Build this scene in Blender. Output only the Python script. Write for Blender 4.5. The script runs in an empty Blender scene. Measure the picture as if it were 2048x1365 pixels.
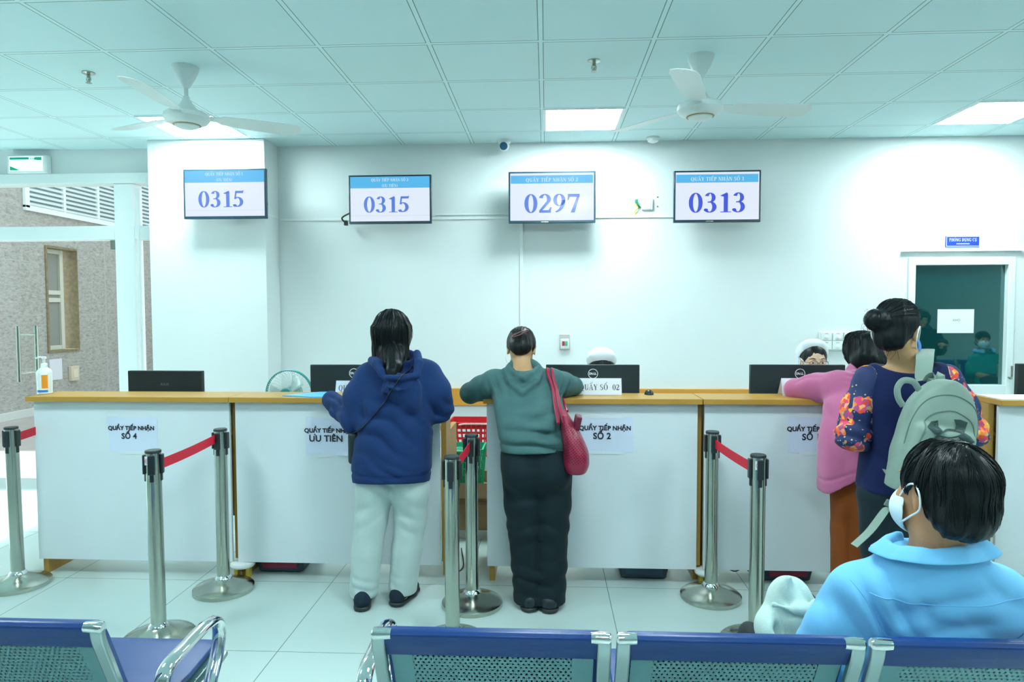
import bpy, math, random
import numpy as np
from mathutils import Vector, Matrix, Quaternion

SC = bpy.context.scene
COL = SC.collection
rnd = random.Random(7)

# ------------------------------------------------------------------ camera, world, light, exposure
CAM_H = 1.55
F_PX, PIT, YAW, ROL = 1350.7, 0.045279, 0.0503925, -0.00258176
_cp, _sp, _cy, _sy = math.cos(PIT), math.sin(PIT), math.cos(YAW), math.sin(YAW)
FW = np.array([-_sy*_cp, _cy*_cp, -_sp]); RT = np.array([_cy, _sy, 0.0]); UP = np.cross(RT, FW)
_cr, _sr = math.cos(ROL), math.sin(ROL)
RT, UP = RT*_cr + UP*_sr, UP*_cr - RT*_sr
cam = bpy.data.cameras.new('camera'); cam_o = bpy.data.objects.new('camera', cam); COL.objects.link(cam_o)
cam.sensor_width = 36.0; cam.lens = F_PX/2048*36.0; cam.clip_start = 0.02
cam_o.matrix_world = Matrix(((RT[0], UP[0], -FW[0], 0), (RT[1], UP[1], -FW[1], 0), (RT[2], UP[2], -FW[2], CAM_H), (0, 0, 0, 1)))
SC.camera = cam_o
SC.view_settings.view_transform = 'Standard'; SC.view_settings.look = 'None'
SC.view_settings.gamma = 1.0; SC.view_settings.use_curve_mapping = False
SC.view_settings.exposure = 0.9
w = bpy.data.worlds.new('sky'); SC.world = w; w.use_nodes = True
w.node_tree.nodes['Background'].inputs[0].default_value = (0.80, 0.92, 1.0, 1)
w.node_tree.nodes['Background'].inputs[1].default_value = 1.1
sun = bpy.data.lights.new('daylight_sun', 'SUN'); sun_o = bpy.data.objects.new('daylight_sun', sun); COL.objects.link(sun_o)
sun.energy = 8.0; sun.angle = 0.05; sun.color = (0.95, 1.0, 1.0)
sun_o.rotation_euler = Vector((0.74, 0.02, -0.67)).to_track_quat('-Z', 'Y').to_euler()
PANEL_COL, PANEL_W = (0.80, 0.985, 1.0), 27.0

HC = CAM_H + 1.4316       # ceiling
YW = 5.84                 # back wall

def at(px, py, Y):
    """point seen at a pixel of the 2048 x 1365 frame, at distance Y"""
    d = FW + RT*(px-1024)/F_PX - UP*(py-682.5)/F_PX
    t = Y/d[1]
    return Vector((d[0]*t, Y, CAM_H + d[2]*t))

# ------------------------------------------------------------------ materials
MATS = {}
def mat(name, col, rough=0.5, metal=0.0, spec=0.5, bump=0.0, bscale=200.0, var=0.0, vscale=6.0, emit=None, es=1.0, stretch=None, coat=0.0, sheen=0.0, aniso=0):
    if name in MATS: return MATS[name]
    m = bpy.data.materials.new(name); m.use_nodes = True
    nt = m.node_tree; b = nt.nodes['Principled BSDF']
    b.inputs['Base Color'].default_value = (*col, 1); b.inputs['Roughness'].default_value = rough
    b.inputs['Metallic'].default_value = metal; b.inputs['Specular IOR Level'].default_value = spec
    b.inputs['Coat Weight'].default_value = coat
    if sheen: b.inputs['Sheen Weight'].default_value = sheen
    if emit: b.inputs['Emission Color'].default_value = (*emit, 1); b.inputs['Emission Strength'].default_value = es
    if bump or var:
        tc = nt.nodes.new('ShaderNodeTexCoord'); mp = nt.nodes.new('ShaderNodeMapping')
        nt.links.new(tc.outputs['Object'], mp.inputs[0])
        if stretch: mp.inputs['Scale'].default_value = stretch
    if var:
        n = nt.nodes.new('ShaderNodeTexNoise'); n.inputs['Scale'].default_value = vscale; n.inputs['Detail'].default_value = 4
        nt.links.new(mp.outputs[0], n.inputs['Vector'])
        r = nt.nodes.new('ShaderNodeMapRange'); r.inputs[1].default_value = .3; r.inputs[2].default_value = .7
        r.inputs[3].default_value = 1-var; r.inputs[4].default_value = 1+var
        nt.links.new(n.outputs['Fac'], r.inputs[0])
        x = nt.nodes.new('ShaderNodeVectorMath'); x.operation = 'SCALE'; x.inputs[0].default_value = col
        nt.links.new(r.outputs[0], x.inputs['Scale']); nt.links.new(x.outputs[0], b.inputs['Base Color'])
    if bump:
        n = nt.nodes.new('ShaderNodeTexNoise'); n.inputs['Scale'].default_value = bscale; n.inputs['Detail'].default_value = 3
        nt.links.new(mp.outputs[0], n.inputs['Vector'])
        bp = nt.nodes.new('ShaderNodeBump'); bp.inputs['Strength'].default_value = bump; bp.inputs['Distance'].default_value = 0.004
        nt.links.new(n.outputs['Fac'], bp.inputs['Height']); nt.links.new(bp.outputs[0], b.inputs['Normal'])
    MATS[name] = m
    return m

def nodes_of(m): return m.node_tree.nodes, m.node_tree.links, m.node_tree.nodes['Principled BSDF']
def M_(ns, op, a=None, b=None, lk=None, c=None):
    n = ns.new('ShaderNodeMath'); n.operation = op
    for i, v in enumerate((a, b, c)):
        if v is None: continue
        if isinstance(v, (int, float)): n.inputs[i].default_value = v
        else: lk.new(v, n.inputs[i])
    return n.outputs[0]
def mix_(ns, lk, fac, A, B):
    n = ns.new('ShaderNodeMix'); n.data_type = 'RGBA'
    if isinstance(fac, (int, float)): n.inputs[0].default_value = fac
    else: lk.new(fac, n.inputs[0])
    for i, v in ((6, A), (7, B)):
        if isinstance(v, tuple): n.inputs[i].default_value = (*v, 1)
        else: lk.new(v, n.inputs[i])
    return n.outputs[2]

def ceiling_mat():
    m = mat('ceiling_tiles', (0.55, 0.66, 0.66), 0.75); ns, lk, b = nodes_of(m)
    tc = ns.new('ShaderNodeTexCoord'); sx = ns.new('ShaderNodeSeparateXYZ'); lk.new(tc.outputs['Object'], sx.inputs[0])
    def dist(o, off):
        v = M_(ns, 'DIVIDE', M_(ns, 'SUBTRACT', o, off, lk), 0.6, lk)
        v = M_(ns, 'ABSOLUTE', M_(ns, 'SUBTRACT', v, M_(ns, 'ROUND', v, None, lk), lk), None, lk)
        return M_(ns, 'MULTIPLY', v, 0.6, lk)
    dx, dy = dist(sx.outputs[0], -0.028), dist(sx.outputs[1], 3.667)
    d = M_(ns, 'MINIMUM', dx, dy, lk)
    tee = M_(ns, 'LESS_THAN', d, 0.011, lk); grv = M_(ns, 'LESS_THAN', d, 0.0155, lk)
    # each tile a hair lighter or darker
    fl = ns.new('ShaderNodeVectorMath'); fl.operation = 'SNAP'; fl.inputs[1].default_value = (0.6, 0.6, 9)
    ad = ns.new('ShaderNodeVectorMath'); ad.inputs[1].default_value = (36.028, 36-3.667, 0); lk.new(tc.outputs['Object'], ad.inputs[0]); lk.new(ad.outputs[0], fl.inputs[0])
    wn = ns.new('ShaderNodeTexWhiteNoise'); lk.new(fl.outputs[0], wn.inputs['Vector'])
    tile = mix_(ns, lk, wn.outputs['Value'], (0.62, 0.80, 0.81), (0.65, 0.83, 0.85))
    c = mix_(ns, lk, grv, tile, (0.16, 0.27, 0.27)); c = mix_(ns, lk, tee, c, (0.68, 0.86, 0.87))
    lk.new(c, b.inputs['Base Color'])
    return m

def floor_mat():
    m = mat('floor_tiles', (0.5, 0.6, 0.6), 0.22, spec=0.5); ns, lk, b = nodes_of(m)
    tc = ns.new('ShaderNodeTexCoord'); sx = ns.new('ShaderNodeSeparateXYZ'); lk.new(tc.outputs['Object'], sx.inputs[0])
    def dist(o, off, p):
        v = M_(ns, 'DIVIDE', M_(ns, 'SUBTRACT', o, off, lk), p, lk)
        v = M_(ns, 'ABSOLUTE', M_(ns, 'SUBTRACT', v, M_(ns, 'ROUND', v, None, lk), lk), None, lk)
        return M_(ns, 'MULTIPLY', v, p, lk)
    d = M_(ns, 'MINIMUM', dist(sx.outputs[0], -1.222, .7815), dist(sx.outputs[1], 2.95, .7815), lk)
    g = M_(ns, 'LESS_THAN', d, 0.0017, lk)
    n = ns.new('ShaderNodeTexNoise'); n.inputs['Scale'].default_value = 2.2; n.inputs['Detail'].default_value = 5; lk.new(tc.outputs['Object'], n.inputs['Vector'])
    t = mix_(ns, lk, n.outputs['Fac'], (0.485, 0.60, 0.585), (0.51, 0.625, 0.61))
    lk.new(mix_(ns, lk, g, t, (0.12, 0.17, 0.17)), b.inputs['Base Color'])
    r = ns.new('ShaderNodeMapRange'); r.inputs[3].default_value = .24; r.inputs[4].default_value = .30; lk.new(n.outputs['Fac'], r.inputs[0]); b.inputs['Roughness'].default_value = .27
    return m

def wood_mat(name, a, c, sc=(18, 1.2, 18), rough=0.4):
    m = mat(name, a, rough); ns, lk, b = nodes_of(m)
    tc = ns.new('ShaderNodeTexCoord'); mp = ns.new('ShaderNodeMapping'); mp.inputs['Scale'].default_value = sc; lk.new(tc.outputs['Object'], mp.inputs[0])
    n = ns.new('ShaderNodeTexNoise'); n.inputs['Scale'].default_value = 1.6; n.inputs['Detail'].default_value = 5; lk.new(mp.outputs[0], n.inputs['Vector'])
    lk.new(mix_(ns, lk, n.outputs['Fac'], a, c), b.inputs['Base Color'])
    return m

def stone_mat():
    m = mat('grey_stone_cladding', (0.4, 0.38, 0.35), 0.55); ns, lk, b = nodes_of(m)
    tc = ns.new('ShaderNodeTexCoord'); mp = ns.new('ShaderNodeMapping'); mp.inputs['Scale'].default_value = (1, 1.0, 2.2); lk.new(tc.outputs['Object'], mp.inputs[0])
    n = ns.new('ShaderNodeTexNoise'); n.inputs['Scale'].default_value = 13; n.inputs['Detail'].default_value = 10; n.inputs['Roughness'].default_value = .75; n.inputs['Distortion'].default_value = .6; lk.new(mp.outputs[0], n.inputs['Vector'])
    r = ns.new('ShaderNodeValToRGB'); lk.new(n.outputs['Fac'], r.inputs[0])
    e = r.color_ramp.elements; e[0].position = .33; e[0].color = (.20, .18, .155, 1); e[1].position = .66; e[1].color = (.49, .455, .415, 1)
    x = e.new(.46); x.color = (.345, .32, .29, 1)
    sx = ns.new('ShaderNodeSeparateXYZ'); lk.new(tc.outputs['Object'], sx.inputs[0])
    def line(o, p, off):
        v = M_(ns, 'DIVIDE', M_(ns, 'ADD', o, off, lk), p, lk)
        return M_(ns, 'LESS_THAN', M_(ns, 'ABSOLUTE', M_(ns, 'SUBTRACT', v, M_(ns, 'ROUND', v, None, lk), lk), None, lk), .006, lk)
    g = M_(ns, 'MAXIMUM', line(sx.outputs[1], 2.4, 0.45), line(sx.outputs[2], 0.8, 0.1), lk)
    lk.new(mix_(ns, lk, g, r.outputs[0], (.42, .40, .375)), b.inputs['Base Color'])
    bp = ns.new('ShaderNodeBump'); bp.inputs['Strength'].default_value = .35; bp.inputs['Distance'].default_value = .01; lk.new(n.outputs['Fac'], bp.inputs['Height']); lk.new(bp.outputs[0], b.inputs['Normal'])
    return m

def glass_mat(name, tint=(0.93, 0.99, 0.97), refl=1.0):
    m = bpy.data.materials.new(name); m.use_nodes = True; ns, lk = m.node_tree.nodes, m.node_tree.links
    ns.remove(ns['Principled BSDF']); out = ns['Material Output']
    t = ns.new('ShaderNodeBsdfTransparent'); t.inputs[0].default_value = (*tint, 1)
    g = ns.new('ShaderNodeBsdfGlossy'); g.inputs['Roughness'].default_value = 0.01
    f = ns.new('ShaderNodeFresnel'); f.inputs[0].default_value = 1.45
    ge = ns.new('ShaderNodeNewGeometry'); front = M_(ns, 'SUBTRACT', 1.0, ge.outputs['Backfacing'], lk)
    x = ns.new('ShaderNodeMixShader'); lk.new(M_(ns, 'MULTIPLY', M_(ns, 'MULTIPLY', f.outputs[0], refl, lk), front, lk), x.inputs[0]); lk.new(t.outputs[0], x.inputs[1]); lk.new(g.outputs[0], x.inputs[2])
    lk.new(x.outputs[0], out.inputs[0]); return m

def perforated_mat(name, col, pitch, rad, axes=(0, 2), rough=.4, metal=.6, band=None, hole=(.01, .02, .02), real=True):
    """sheet pierced by staggered rows of round holes"""
    m = mat(name, col, rough, metal); ns, lk, b = nodes_of(m)
    tc = ns.new('ShaderNodeTexCoord'); sx = ns.new('ShaderNodeSeparateXYZ'); lk.new(tc.outputs['Object'], sx.inputs[0])
    u, v = sx.outputs[axes[0]], sx.outputs[axes[1]]
    vr = M_(ns, 'DIVIDE', v, pitch*.866, lk); row = M_(ns, 'ROUND', vr, None, lk)
    off = M_(ns, 'MULTIPLY', M_(ns, 'FLOORED_MODULO', row, 2.0, lk), 0.5, lk)
    ur = M_(ns, 'ADD', M_(ns, 'DIVIDE', u, pitch, lk), off, lk)
    du = M_(ns, 'SUBTRACT', ur, M_(ns, 'ROUND', ur, None, lk), lk); dv = M_(ns, 'MULTIPLY', M_(ns, 'SUBTRACT', vr, row, lk), .866, lk)
    d = M_(ns, 'SQRT', M_(ns, 'ADD', M_(ns, 'MULTIPLY', du, du, lk), M_(ns, 'MULTIPLY', dv, dv, lk), lk), None, lk)
    h = M_(ns, 'LESS_THAN', d, rad/pitch, lk)
    if band:   # holes only where lo < u < hi
        h = M_(ns, 'MULTIPLY', h, M_(ns, 'MULTIPLY', M_(ns, 'GREATER_THAN', u, band[0], lk), M_(ns, 'LESS_THAN', u, band[1], lk), lk), lk)
    if real:
        t = ns.new('ShaderNodeBsdfTransparent'); x = ns.new('ShaderNodeMixShader')
        lk.new(h, x.inputs[0]); lk.new(b.outputs[0], x.inputs[1]); lk.new(t.outputs[0], x.inputs[2]); lk.new(x.outputs[0], ns['Material Output'].inputs[0])
    else: lk.new(mix_(ns, lk, h, col, hole), b.inputs['Base Color'])
    return m

WHITE = mat('white_paint', (0.755, 0.80, 0.80), 0.65, var=.015, vscale=1.5)
TRIMW = mat('white_aluminium', (0.78, 0.84, 0.84), 0.35)
PLAST = mat('white_plastic', (0.80, 0.84, 0.83), 0.35)
LAM = mat('white_laminate', (0.70, 0.765, 0.80), 0.33, var=.012, vscale=2)
WOOD = wood_mat('yellow_wood_laminate', (0.53, 0.29, 0.05), (0.44, 0.225, 0.035), (2.5, 12, 12))
WOODV = wood_mat('yellow_wood_side', (0.50, 0.28, 0.06), (0.36, 0.19, 0.035), (14, 14, 1.2))
WOODO = wood_mat('orange_wood', (0.72, 0.33, 0.05), (0.60, 0.26, 0.035), (2, 14, 14))
STEEL = mat('brushed_steel', (0.46, 0.48, 0.42), 0.2, 1.0, var=.12, vscale=9, stretch=(1, 1, .3))
FRAMEM = mat('bench_frame_steel', (0.42, 0.50, 0.50), 0.28, 1.0)
CHROME = mat('chrome', (0.86, 0.88, 0.88), 0.05, 1.0)
BLACKP = mat('black_plastic', (0.012, 0.02, 0.022), 0.38)
BLACKM = mat('black_monitor_shell', (0.008, 0.020, 0.024), 0.5, bump=.1, bscale=400)
REDB = mat('red_webbing', (0.72, 0.008, 0.035), 0.55, bump=.15, bscale=600)
PAPER = mat('white_paper', (0.80, 0.82, 0.90), 0.6)
INK = mat('black_ink', (0.012, 0.014, 0.03), 0.6)
BLUEPAD = mat('blue_vinyl', (0.003, 0.038, 0.185), 0.36, bump=.08, bscale=350)
WIRE = mat('black_cable', (0.01, 0.012, 0.012), 0.5)
SKIN = mat('skin', (0.56, 0.315, 0.145), 0.5, var=.06, vscale=14, bump=.05, bscale=300)
SKINL = mat('fair_skin', (0.70, 0.44, 0.30), 0.5, var=.05, vscale=14)
MASKB = mat('blue_mask_cloth', (0.10, 0.28, 0.72), 0.7, bump=.2, bscale=250, stretch=(1, 1, 6))
MASKL = mat('pale_mask_cloth', (0.66, 0.80, 0.88), 0.7, bump=.2, bscale=250, stretch=(1, 1, 6))
ELAST = mat('white_elastic', (0.85, 0.87, 0.88), 0.6)

def hair_mat(name, col):
    m = mat(name, col, 0.40, spec=.22, bump=.5, bscale=90, var=.5, vscale=60, stretch=(1, 1, .12)); return m
HAIR = hair_mat('black_hair', (0.0035, 0.0065, 0.008))
HAIRB = hair_mat('dark_brown_hair', (0.008, 0.009, 0.009))

# ------------------------------------------------------------------ mesh builder
class MB:
    def __init__(s): s.v = []; s.f = []
    def add(s, vs, fs):
        n = len(s.v); s.v += [tuple(x) for x in vs]; s.f += [tuple(i+n for i in f) for f in fs]; return s
    def box(s, c, h, R=None):
        vs = []
        for z in (-1, 1):
            for y in (-1, 1):
                for x in (-1, 1):
                    p = Vector((x*h[0], y*h[1], z*h[2]))
                    if R is not None: p = R @ p
                    vs.append(p + Vector(c))
        return s.add(vs, [(0, 2, 3, 1), (4, 5, 7, 6), (0, 1, 5, 4), (2, 6, 7, 3), (0, 4, 6, 2), (1, 3, 7, 5)])
    def bx(s, x0, x1, y0, y1, z0, z1): return s.box(((x0+x1)/2, (y0+y1)/2, (z0+z1)/2), (abs(x1-x0)/2, abs(y1-y0)/2, abs(z1-z0)/2))
    def tube(s, pts, r, n=10, caps=True, sq=None, up=None, closed=False):
        """tube along pts; r a number or one per point; sq=(a,b) stretches the section along side / normal"""
        P = [Vector(p) for p in pts]; m = len(P); rs = r if isinstance(r, (list, tuple)) else [r]*m
        T = []
        for i in range(m):
            a, b = (P[(i-1) % m], P[(i+1) % m]) if closed else (P[max(i-1, 0)], P[min(i+1, m-1)])
            t = (b-a); T.append(t.normalized() if t.length > 1e-9 else Vector((0, 0, 1)))
        u = Vector(up) if up else (Vector((0, 0, 1)) if abs(T[0].z) < .9 else Vector((1, 0, 0)))
        vs = []; a_, b_ = sq or (1, 1)
        for i in range(m):
            nrm = (u - T[i]*u.dot(T[i]))
            nrm = nrm.normalized() if nrm.length > 1e-6 else T[i].orthogonal().normalized()
            if not up: u = nrm
            bi = T[i].cross(nrm)
            for k in range(n):
                a = 2*math.pi*(k+.5)/n; vs.append(P[i] + bi*(math.cos(a)*rs[i]*a_) + nrm*(math.sin(a)*rs[i]*b_))
        fs = []
        for i in range(m if closed else m-1):
            j = (i+1) % m
            for k in range(n): l = (k+1) % n; fs.append((i*n+k, i*n+l, j*n+l, j*n+k))
        if caps and not closed: fs += [tuple(range(n-1, -1, -1)), tuple(range((m-1)*n, m*n))]
        return s.add(vs, fs)
    def lathe(s, prof, c=(0, 0, 0), axis=(0, 0, 1), n=32):
        """prof: list of (radius, height) along axis"""
        q = Vector((0, 0, 1)).rotation_difference(Vector(axis)); c = Vector(c); vs = []; m = len(prof)
        for r, h in prof:
            for k in range(n):
                a = 2*math.pi*k/n; vs.append(c + q @ Vector((r*math.cos(a), r*math.sin(a), h)))
        fs = [(i*n+k, i*n+(k+1) % n, (i+1)*n+(k+1) % n, (i+1)*n+k) for i in range(m-1) for k in range(n)]
        if prof[0][0] > 1e-6: fs.append(tuple(range(n-1, -1, -1)))
        if prof[-1][0] > 1e-6: fs.append(tuple(range((m-1)*n, m*n)))
        return s.add(vs, fs)
    def prism(s, poly, fr, d):
        """poly: 2-D outline; fr maps (a, b, depth) to a point; d: (near, far) depth"""
        n = len(poly)
        vs = [fr(a, b, d[0]) for a, b in poly] + [fr(a, b, d[1]) for a, b in poly]
        return s.add(vs, [tuple(range(n)), tuple(range(2*n-1, n-1, -1))] + [(i, i+n, (i+1) % n+n, (i+1) % n) for i in range(n)])
    def sphere(s, c, r, n=16, m=10, sq=(1, 1, 1)):
        c = Vector(c); vs = [c + Vector((0, 0, r*sq[2]))]
        for i in range(1, m):
            t = math.pi*i/m
            for k in range(n): a = 2*math.pi*k/n; vs.append(c + Vector((r*sq[0]*math.sin(t)*math.cos(a), r*sq[1]*math.sin(t)*math.sin(a), r*sq[2]*math.cos(t))))
        vs.append(c - Vector((0, 0, r*sq[2]))); fs = [(0, 1+k, 1+(k+1) % n) for k in range(n)]
        for i in range(m-2):
            for k in range(n): fs.append((1+i*n+k, 1+(i+1)*n+k, 1+(i+1)*n+(k+1) % n, 1+i*n+(k+1) % n))
        L = len(vs)-1; fs += [(L, 1+(m-2)*n+(k+1) % n, 1+(m-2)*n+k) for k in range(n)]
        return s.add(vs, fs)
    def torus(s, c, R, r, axis=(0, 0, 1), n=40, k=8):
        q = Vector((0, 0, 1)).rotation_difference(Vector(axis)); c = Vector(c)
        return s.tube([c + q @ Vector((R*math.cos(2*math.pi*i/n), R*math.sin(2*math.pi*i/n), 0)) for i in range(n)], r, k, closed=True)
    def build(s, name, m, parent=None, base=None, smooth=True, bevel=0, seg=2, sub=0, angle=35):
        me = bpy.data.meshes.new(name)
        if base is None: base = Vector(parent['_base']) if parent is not None and '_base' in parent else Vector((0, 0, 0))
        base = Vector(base)
        me.from_pydata([(x-base.x, y-base.y, z-base.z) for x, y, z in s.v], [], s.f); me.update()
        return link(name, me, m, parent, base, smooth, bevel, seg, sub, angle)

BASES = {}
def link(name, me, m, parent, base, smooth=True, bevel=0, seg=2, sub=0, angle=35):
    o = bpy.data.objects.new(name, me); COL.objects.link(o)
    if m is not None: me.materials.append(m)
    if parent is not None: o.parent = parent; BASES[o.name] = Vector(base)
    else: o.location = base; BASES[o.name] = Vector(base)
    if smooth:
        me.polygons.foreach_set('use_smooth', [True]*len(me.polygons)); me.set_sharp_from_angle(angle=math.radians(angle))
    if bevel:
        bv = o.modifiers.new('bevel', 'BEVEL'); bv.width = bevel; bv.segments = seg; bv.limit_method = 'ANGLE'; bv.harden_normals = False
    if sub: sm = o.modifiers.new('subd', 'SUBSURF'); sm.levels = sub; sm.render_levels = sub
    return o
def part(mb, name, m, parent, **k): return mb.build(name, m, parent, base=BASES[parent.name], **k)
def tag(o, label=None, cat=None, group=None, kind=None):
    if label: o['label'] = label
    if cat: o['category'] = cat
    if group: o['group'] = group
    if kind: o['kind'] = kind
    return o
def thing(name, base, label, cat, group=None):
    o = bpy.data.objects.new(name, None); COL.objects.link(o); o.location = base; o.empty_display_size = .1
    BASES[o.name] = Vector(base); return tag(o, label, cat, group)
def struct(mb, name, m, **k): return tag(mb.build(name, m, **k), kind='structure')
def copy_tree(o, parent=None):
    c = o.copy(); COL.objects.link(c); c.parent = parent
    for ch in [x for x in bpy.data.objects if x.parent == o]: copy_tree(ch, c)
    return c
def fr_xz(c, flip=1):
    """frame for flat art on a surface facing -Y: a to the right, b up, depth toward the viewer"""
    return lambda a, b, d: Vector((c[0]+a, c[1]-d, c[2]+b))
def bez(pts, n=8):
    """smooth curve through points (Catmull-Rom)"""
    P = [Vector(p) for p in pts]; P = [P[0]*2-P[1]] + P + [P[-1]*2-P[-2]]; out = []
    for i in range(1, len(P)-2):
        for k in range(n):
            t = k/n; a, b, c, d = P[i-1:i+3]
            out.append(.5*((2*b) + (c-a)*t + (2*a-5*b+4*c-d)*t*t + (3*b-a-3*c+d)*t**3))
    return out + [P[-2]]

# ------------------------------------------------------------------ lettering
def text_mb(txt, size, fr, align='CENTER', offset=0.0, thick=.0006, lift=.0008, spacing=1.0):
    cu = bpy.data.curves.new('t', 'FONT'); cu.body = txt; cu.size = size; cu.align_x = align; cu.align_y = 'CENTER'
    cu.offset = offset; cu.resolution_u = 3; cu.space_character = spacing
    o = bpy.data.objects.new('t', cu); COL.objects.link(o)
    dg = bpy.context.evaluated_depsgraph_get(); me = bpy.data.meshes.new_from_object(o.evaluated_get(dg))
    mb = MB(); mb.add([fr(v.co.x, v.co.y, lift+thick) for v in me.vertices], [tuple(p.vertices) for p in me.polygons])
    bpy.data.objects.remove(o); bpy.data.curves.remove(cu); bpy.data.meshes.remove(me)
    return mb

def _arc(cx, cy, rx, ry, a0, a1, tx, ty, n=20):
    o = []; i_ = []
    for k in range(n+1):
        a = math.radians(a0+(a1-a0)*k/n)
        o.append((cx+rx*math.cos(a), cy+ry*math.sin(a))); i_.append((cx+(rx-tx)*math.cos(a), cy+(ry-ty)*math.sin(a)))
    return [[o[k], o[k+1], i_[k+1], i_[k]] for k in range(n)]
def _r(x0, y0, x1, y1): return [[(x0, y0), (x1, y0), (x1, y1), (x0, y1)]]
def _q(*p): return [list(p)]
def _dot(x, y, r): return [[(x+r*math.cos(k*.5236), y+r*math.sin(k*.5236)) for k in range(12)]]
def _stem(x, w=.15, sr=.09): return _r(x, 0, x+w, 1) + _r(x-sr, 0, x+w+sr, .035) + _r(x-sr, .965, x+w+sr, 1)
SERIF = {
 '0': (.60, _arc(.3, .5, .28, .51, 0, 360, .15, .04, 36)),
 '1': (.52, _r(.22, .03, .37, .94) + _r(.08, 0, .51, .04) + _q((.06, .85), (.22, .8), (.37, .94), (.34, 1.01)) ),
 '2': (.58, _arc(.27, .72, .26, .29, -25, 165, .15, .045) + _q((.505, .60), (.375, .64), (.03, .12), (.12, .1)) + _r(.03, 0, .53, .14) + _q((.45, .14), (.53, .14), (.57, .3), (.53, .3))),
 '3': (.56, _arc(.25, .76, .22, .25, -88, 160, .14, .045) + _arc(.23, .28, .28, .29, -150, 88, .155, .045) + _dot(.075, .13, .075) + _r(.16, .5, .28, .555)),
 '5': (.56, _r(.13, .86, .5, 1) + _q((.48, .86), (.5, 1), (.55, 1.03), (.51, .86)) + _q((.13, 1), (.17, .86), (.12, .5), (.07, .5)) + _arc(.22, .32, .3, .31, -145, 108, .155, .06) + _dot(.085, .1, .08) + _r(.08, .5, .16, .57)),
 '7': (.56, _r(.04, .84, .54, 1) + _q((.04, .84), (.1, .84), (.04, .66), (.01, .66)) + _q((.54, .9), (.44, .84), (.17, 0), (.32, 0))),
 '9': (.58, _arc(.28, .68, .26, .33, 0, 360, .14, .04, 30) + _arc(.04, .62, .50, .62, -78, 6, .16, .06)),
 '4': (.58, _r(.34, 0, .48, 1) + _r(.02, .24, .56, .34) + _q((.34, 1), (.4, .9), (.1, .3), (.02, .34))),
 'Q': (.78, _arc(.38, .5, .36, .51, 0, 360, .15, .04, 36) + _q((.3, .04), (.44, .06), (.74, -.16), (.62, -.2))),
 'O': (.78, _arc(.38, .5, .36, .51, 0, 360, .15, .04, 36)),
 'C': (.72, _arc(.38, .5, .36, .51, 40, 320, .15, .04, 36) + _r(.62, .66, .66, 1)),
 'G': (.78, _arc(.38, .5, .36, .51, 40, 330, .15, .04, 36) + _r(.56, .05, .7, .42) + _r(.48, .4, .76, .435) + _r(.63, .66, .67, 1)),
 'D': (.74, _stem(.1, .15, .07) + _arc(.2, .5, .5, .5, -90, 90, .15, .035)),
 'U': (.74, _r(.09, .3, .24, 1) + _r(.57, .3, .63, 1) + _arc(.36, .32, .27, .33, 180, 360, .13, .06) + _r(.02, .965, .33, 1) + _r(.48, .965, .72, 1)),
 'A': (.74, _q((.34, 1), (.42, 1), (.70, 0), (.54, 0)) + _q((.34, 1), (.39, .94), (.11, 0), (.06, 0)) + _r(.2, .3, .55, .345) + _r(0, 0, .22, .035) + _r(.45, 0, .76, .035)),
 'Y': (.74, _r(.3, 0, .45, .48) + _r(.21, 0, .54, .035) + _q((.05, 1), (.22, 1), (.45, .45), (.3, .45)) + _q((.62, 1), (.68, 1), (.45, .45), (.4, .48)) + _r(0, .965, .3, 1) + _r(.54, .965, .75, 1)),
 'T': (.66, _r(.26, 0, .41, 1) + _r(.17, 0, .5, .035) + _r(.03, .94, .64, 1) + _r(.03, .74, .065, 1) + _r(.605, .74, .64, 1)),
 'I': (.38, _stem(.11)),
 'E': (.66, _stem(.1, .15, .07) + _r(.2, .95, .58, 1) + _r(.2, 0, .6, .05) + _r(.2, .48, .46, .53) + _r(.545, .74, .58, 1) + _r(.57, 0, .605, .28) + _r(.43, .38, .46, .63)),
 'P': (.62, _stem(.1, .15, .07) + _arc(.24, .74, .34, .26, -90, 90, .15, .04)),
 'N': (.76, _r(.09, 0, .14, 1) + _r(.60, 0, .65, 1) + _q((.04, 1), (.22, 1), (.65, 0), (.54, 0)) + _r(.01, 0, .24, .035) + _r(.5, .965, .74, 1)),
 'H': (.80, _stem(.1, .15, .07) + _stem(.55, .15, .07) + _r(.2, .48, .6, .53)),
 'S': (.58, _arc(.28, .75, .24, .26, 50, 255, .13, .06) + _arc(.28, .26, .25, .27, -135, 80, .14, .06) + _q((.1, .66), (.2, .5), (.5, .36), (.42, .52)) + _r(.45, .72, .49, 1) + _r(.04, 0, .08, .3)),
 '(': (.34, _arc(.36, .45, .3, .6, 120, 240, .1, .06)), ')': (.34, _arc(-.02, .45, .3, .6, -60, 60, .1, .06)), ' ': (.30, []), '.': (.25, _dot(.12, .06, .07)),
}
DIA = {'Ầ': ('A', '^`'), 'Ế': ('E', "^'"), 'Ậ': ('A', '^.'), 'Ố': ('O', "^'"), 'Ư': ('U', 'h'), 'Ê': ('E', '^'), 'Ò': ('O', '`'), 'Ụ': ('U', '.')}
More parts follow.
